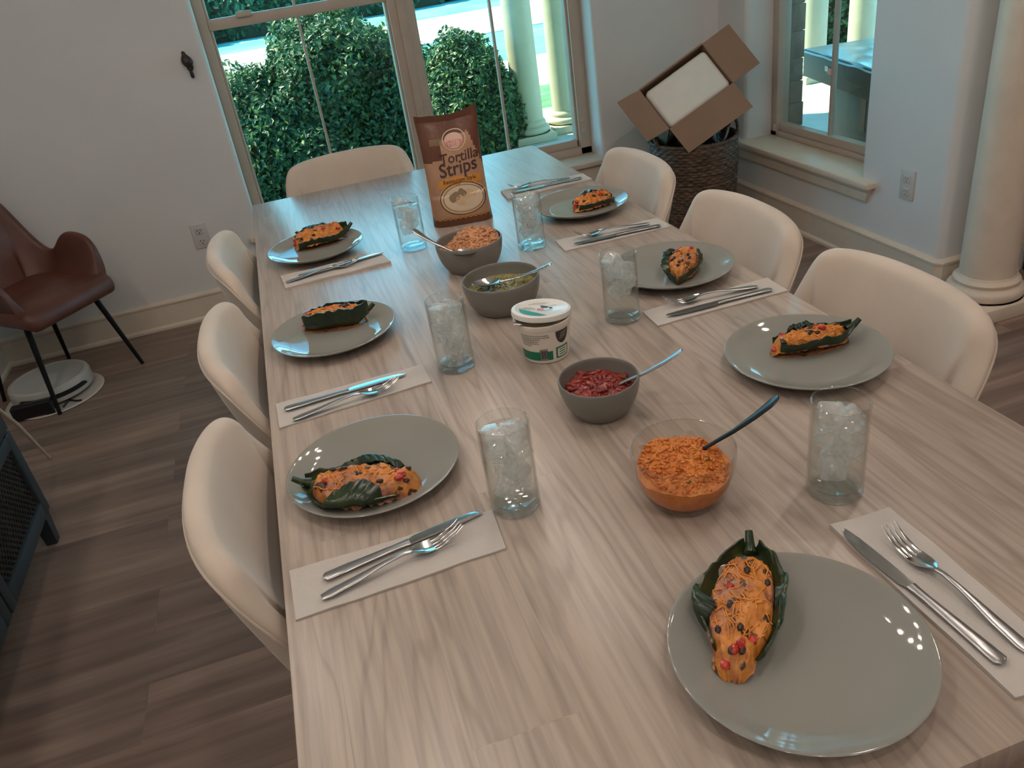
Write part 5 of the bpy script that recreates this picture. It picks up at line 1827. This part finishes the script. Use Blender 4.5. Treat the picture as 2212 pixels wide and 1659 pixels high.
# ------------------------------------------------------------------ cabinet at the left edge
KX0, KX1, KY0, KY1, KZ0, KZ1 = -1.31, -0.828, 0.55, 2.045, 0.105, 0.80
kb = thing('cabinet', 'dark blue sideboard with woven door panels at the left edge', 'cabinet', ((KX0 + KX1) / 2, (KY0 + KY1) / 2, 0))
hx, hy = (KX1 - KX0) / 2, (KY1 - KY0) / 2
obj('body', MB().bbox(-hx, hx - 0.02, -hy, hy, KZ0, KZ1, 0.003, 2), M['cabinet'], kb)
obj('top', MB().bbox(-hx - 0.005, hx + 0.012, -hy - 0.01, hy + 0.01, KZ1, KZ1 + 0.025, 0.004, 2), M['cabinet'], kb)
for q in range(3):
    y1 = hy - 0.004 - q * (2 * hy / 3)
    y0 = y1 - 2 * hy / 3 + 0.008
    dr = obj('door', MB().bbox(hx - 0.0195, hx, y1 - 0.045, y1, KZ0 + 0.006, 0.40, 0.003, 2).bbox(hx - 0.0195, hx, y0, y0 + 0.045, KZ0 + 0.006, 0.40, 0.003, 2)
             .bbox(hx - 0.0195, hx, y0 + 0.045, y1 - 0.045, KZ0 + 0.006, KZ0 + 0.055, 0.003, 2).bbox(hx - 0.0195, hx, y0 + 0.045, y1 - 0.045, 0.36, 0.40, 0.003, 2), M['cabinet'], kb)
    mb = MB()
    n_ = 34
    for i in range(n_):
        y = y0 + 0.045 + (y1 - y0 - 0.09) * (i + 0.5) / n_
        pts = [(hx - 0.0115 + 0.0022 * (1 if (i + j) % 2 else -1), y, KZ0 + 0.056 + (0.303 - KZ0) * j / 18) for j in range(19)]
        mb.tube(pts, (0.0042, 0.0018), 6, up=(1, 0, 0))
    mb.box(hx - 0.018, hx - 0.0155, y0 + 0.044, y1 - 0.044, KZ0 + 0.05, 0.361)
    obj('woven_panel', mb, M['mesh'], dr, angle=60)
    d2 = obj('drawer', MB().bbox(hx - 0.0195, hx, y0, y1, 0.407, KZ1 - 0.008, 0.003, 2), M['cabinet'], kb)
    obj('knob', MB().tube([(hx, (y0 + y1) / 2, 0.6), (hx + 0.018, (y0 + y1) / 2, 0.6), (hx + 0.026, (y0 + y1) / 2, 0.6)], [0.006, 0.007, 0.013], 16), M['brass'], d2)
for sx in (-1, 1):
    for sy in (-1, 1):
        x, y = sx * (hx - 0.03), sy * (hy - 0.03)
        obj('leg', MB().loops([[(x + a * w, y + b * w, z) for a, b in ((-1, -1), (1, -1), (1, 1), (-1, 1))] for z, w in ((0.0, 0.016), (KZ0 + 0.001, 0.022))]), M['cabinet'], kb, smooth=False)

tag(obj('metal_rod', MB().tube([(-0.973, 2.585, 0.004), (-0.945, 2.40, 0.25), (-0.935, 2.16, 0.55), (-0.93, 2.065, 0.66)], [0.005, 0.007, 0.0075, 0.0075], 12), M['trim']),
    'thin pale metal rod slanting to the floor behind the sideboard', 'rod')


# ------------------------------------------------------------------ outlets and wall hook
def outlet(label, loc, rz, slots_dark=True):
    t = thing('wall_outlet', label, 'outlet', loc, rz)
    obj('cover_plate', MB().bbox(-0.037, 0.037, -0.006, 0.0, -0.0595, 0.0595, 0.003, 3), M['outlet'], t)
    for s in (-1, 1):
        z = s * 0.0255
        so = obj('socket', MB().bbox(-0.0175, 0.0175, -0.0085, -0.005, z - 0.0165, z + 0.0165, 0.003, 3), M['outlet'], t)
        mb = MB().box(-0.0085, -0.0055, -0.0092, -0.0084, z - 0.002, z + 0.008).box(0.0055, 0.0085, -0.0092, -0.0084, z - 0.002, z + 0.008)
        mb.tube([(0, -0.0092, z - 0.009), (0, -0.0083, z - 0.009)], 0.003, 10)
        obj('slot', mb, M['outlet_slot' if slots_dark else 'grey_ink'], so, smooth=False)
    return t


outlet('white wall outlet on the far wall behind the left chairs', (-0.325, FARY, 0.412), 0)
outlet('white wall outlet on the right wall beside the small window', (RX, 2.208, 0.390), -pi / 2, False)

hk = thing('wall_hook', 'dark cast iron hook on the far wall left of the window', 'hook', (-0.138, FARY, 1.10))
mb = MB()
prof = [(0.0, 0.0), (0.006, 0.002), (0.0085, 0.012), (0.007, 0.030), (0.010, 0.036), (0.013, 0.040), (0.011, 0.045), (0.016, 0.052), (0.022, 0.062), (0.0235, 0.072), (0.020, 0.084), (0.013, 0.094), (0.008, 0.102), (0.0075, 0.110), (0.0, 0.114)]
mb.lathe(prof, 24, cap=False)
for i, (x, y, z) in enumerate(mb.v):
    mb.v[i] = (x - 0.010 * (z / 0.11) ** 2 + 0.004, y * 0.8 - 0.026, z)
obj('ornament', mb, M['iron'], hk)
obj('bracket', MB().tube([(0.002, -0.0, 0.065), (0.002, -0.022, 0.066)], [0.014, 0.009], 14), M['iron'], hk)
obj('prong', MB().tube([(0.003, -0.02, 0.046), (0.012, -0.036, 0.038), (0.016, -0.042, 0.050)], [0.005, 0.0045, 0.005], 10), M['iron'], hk)
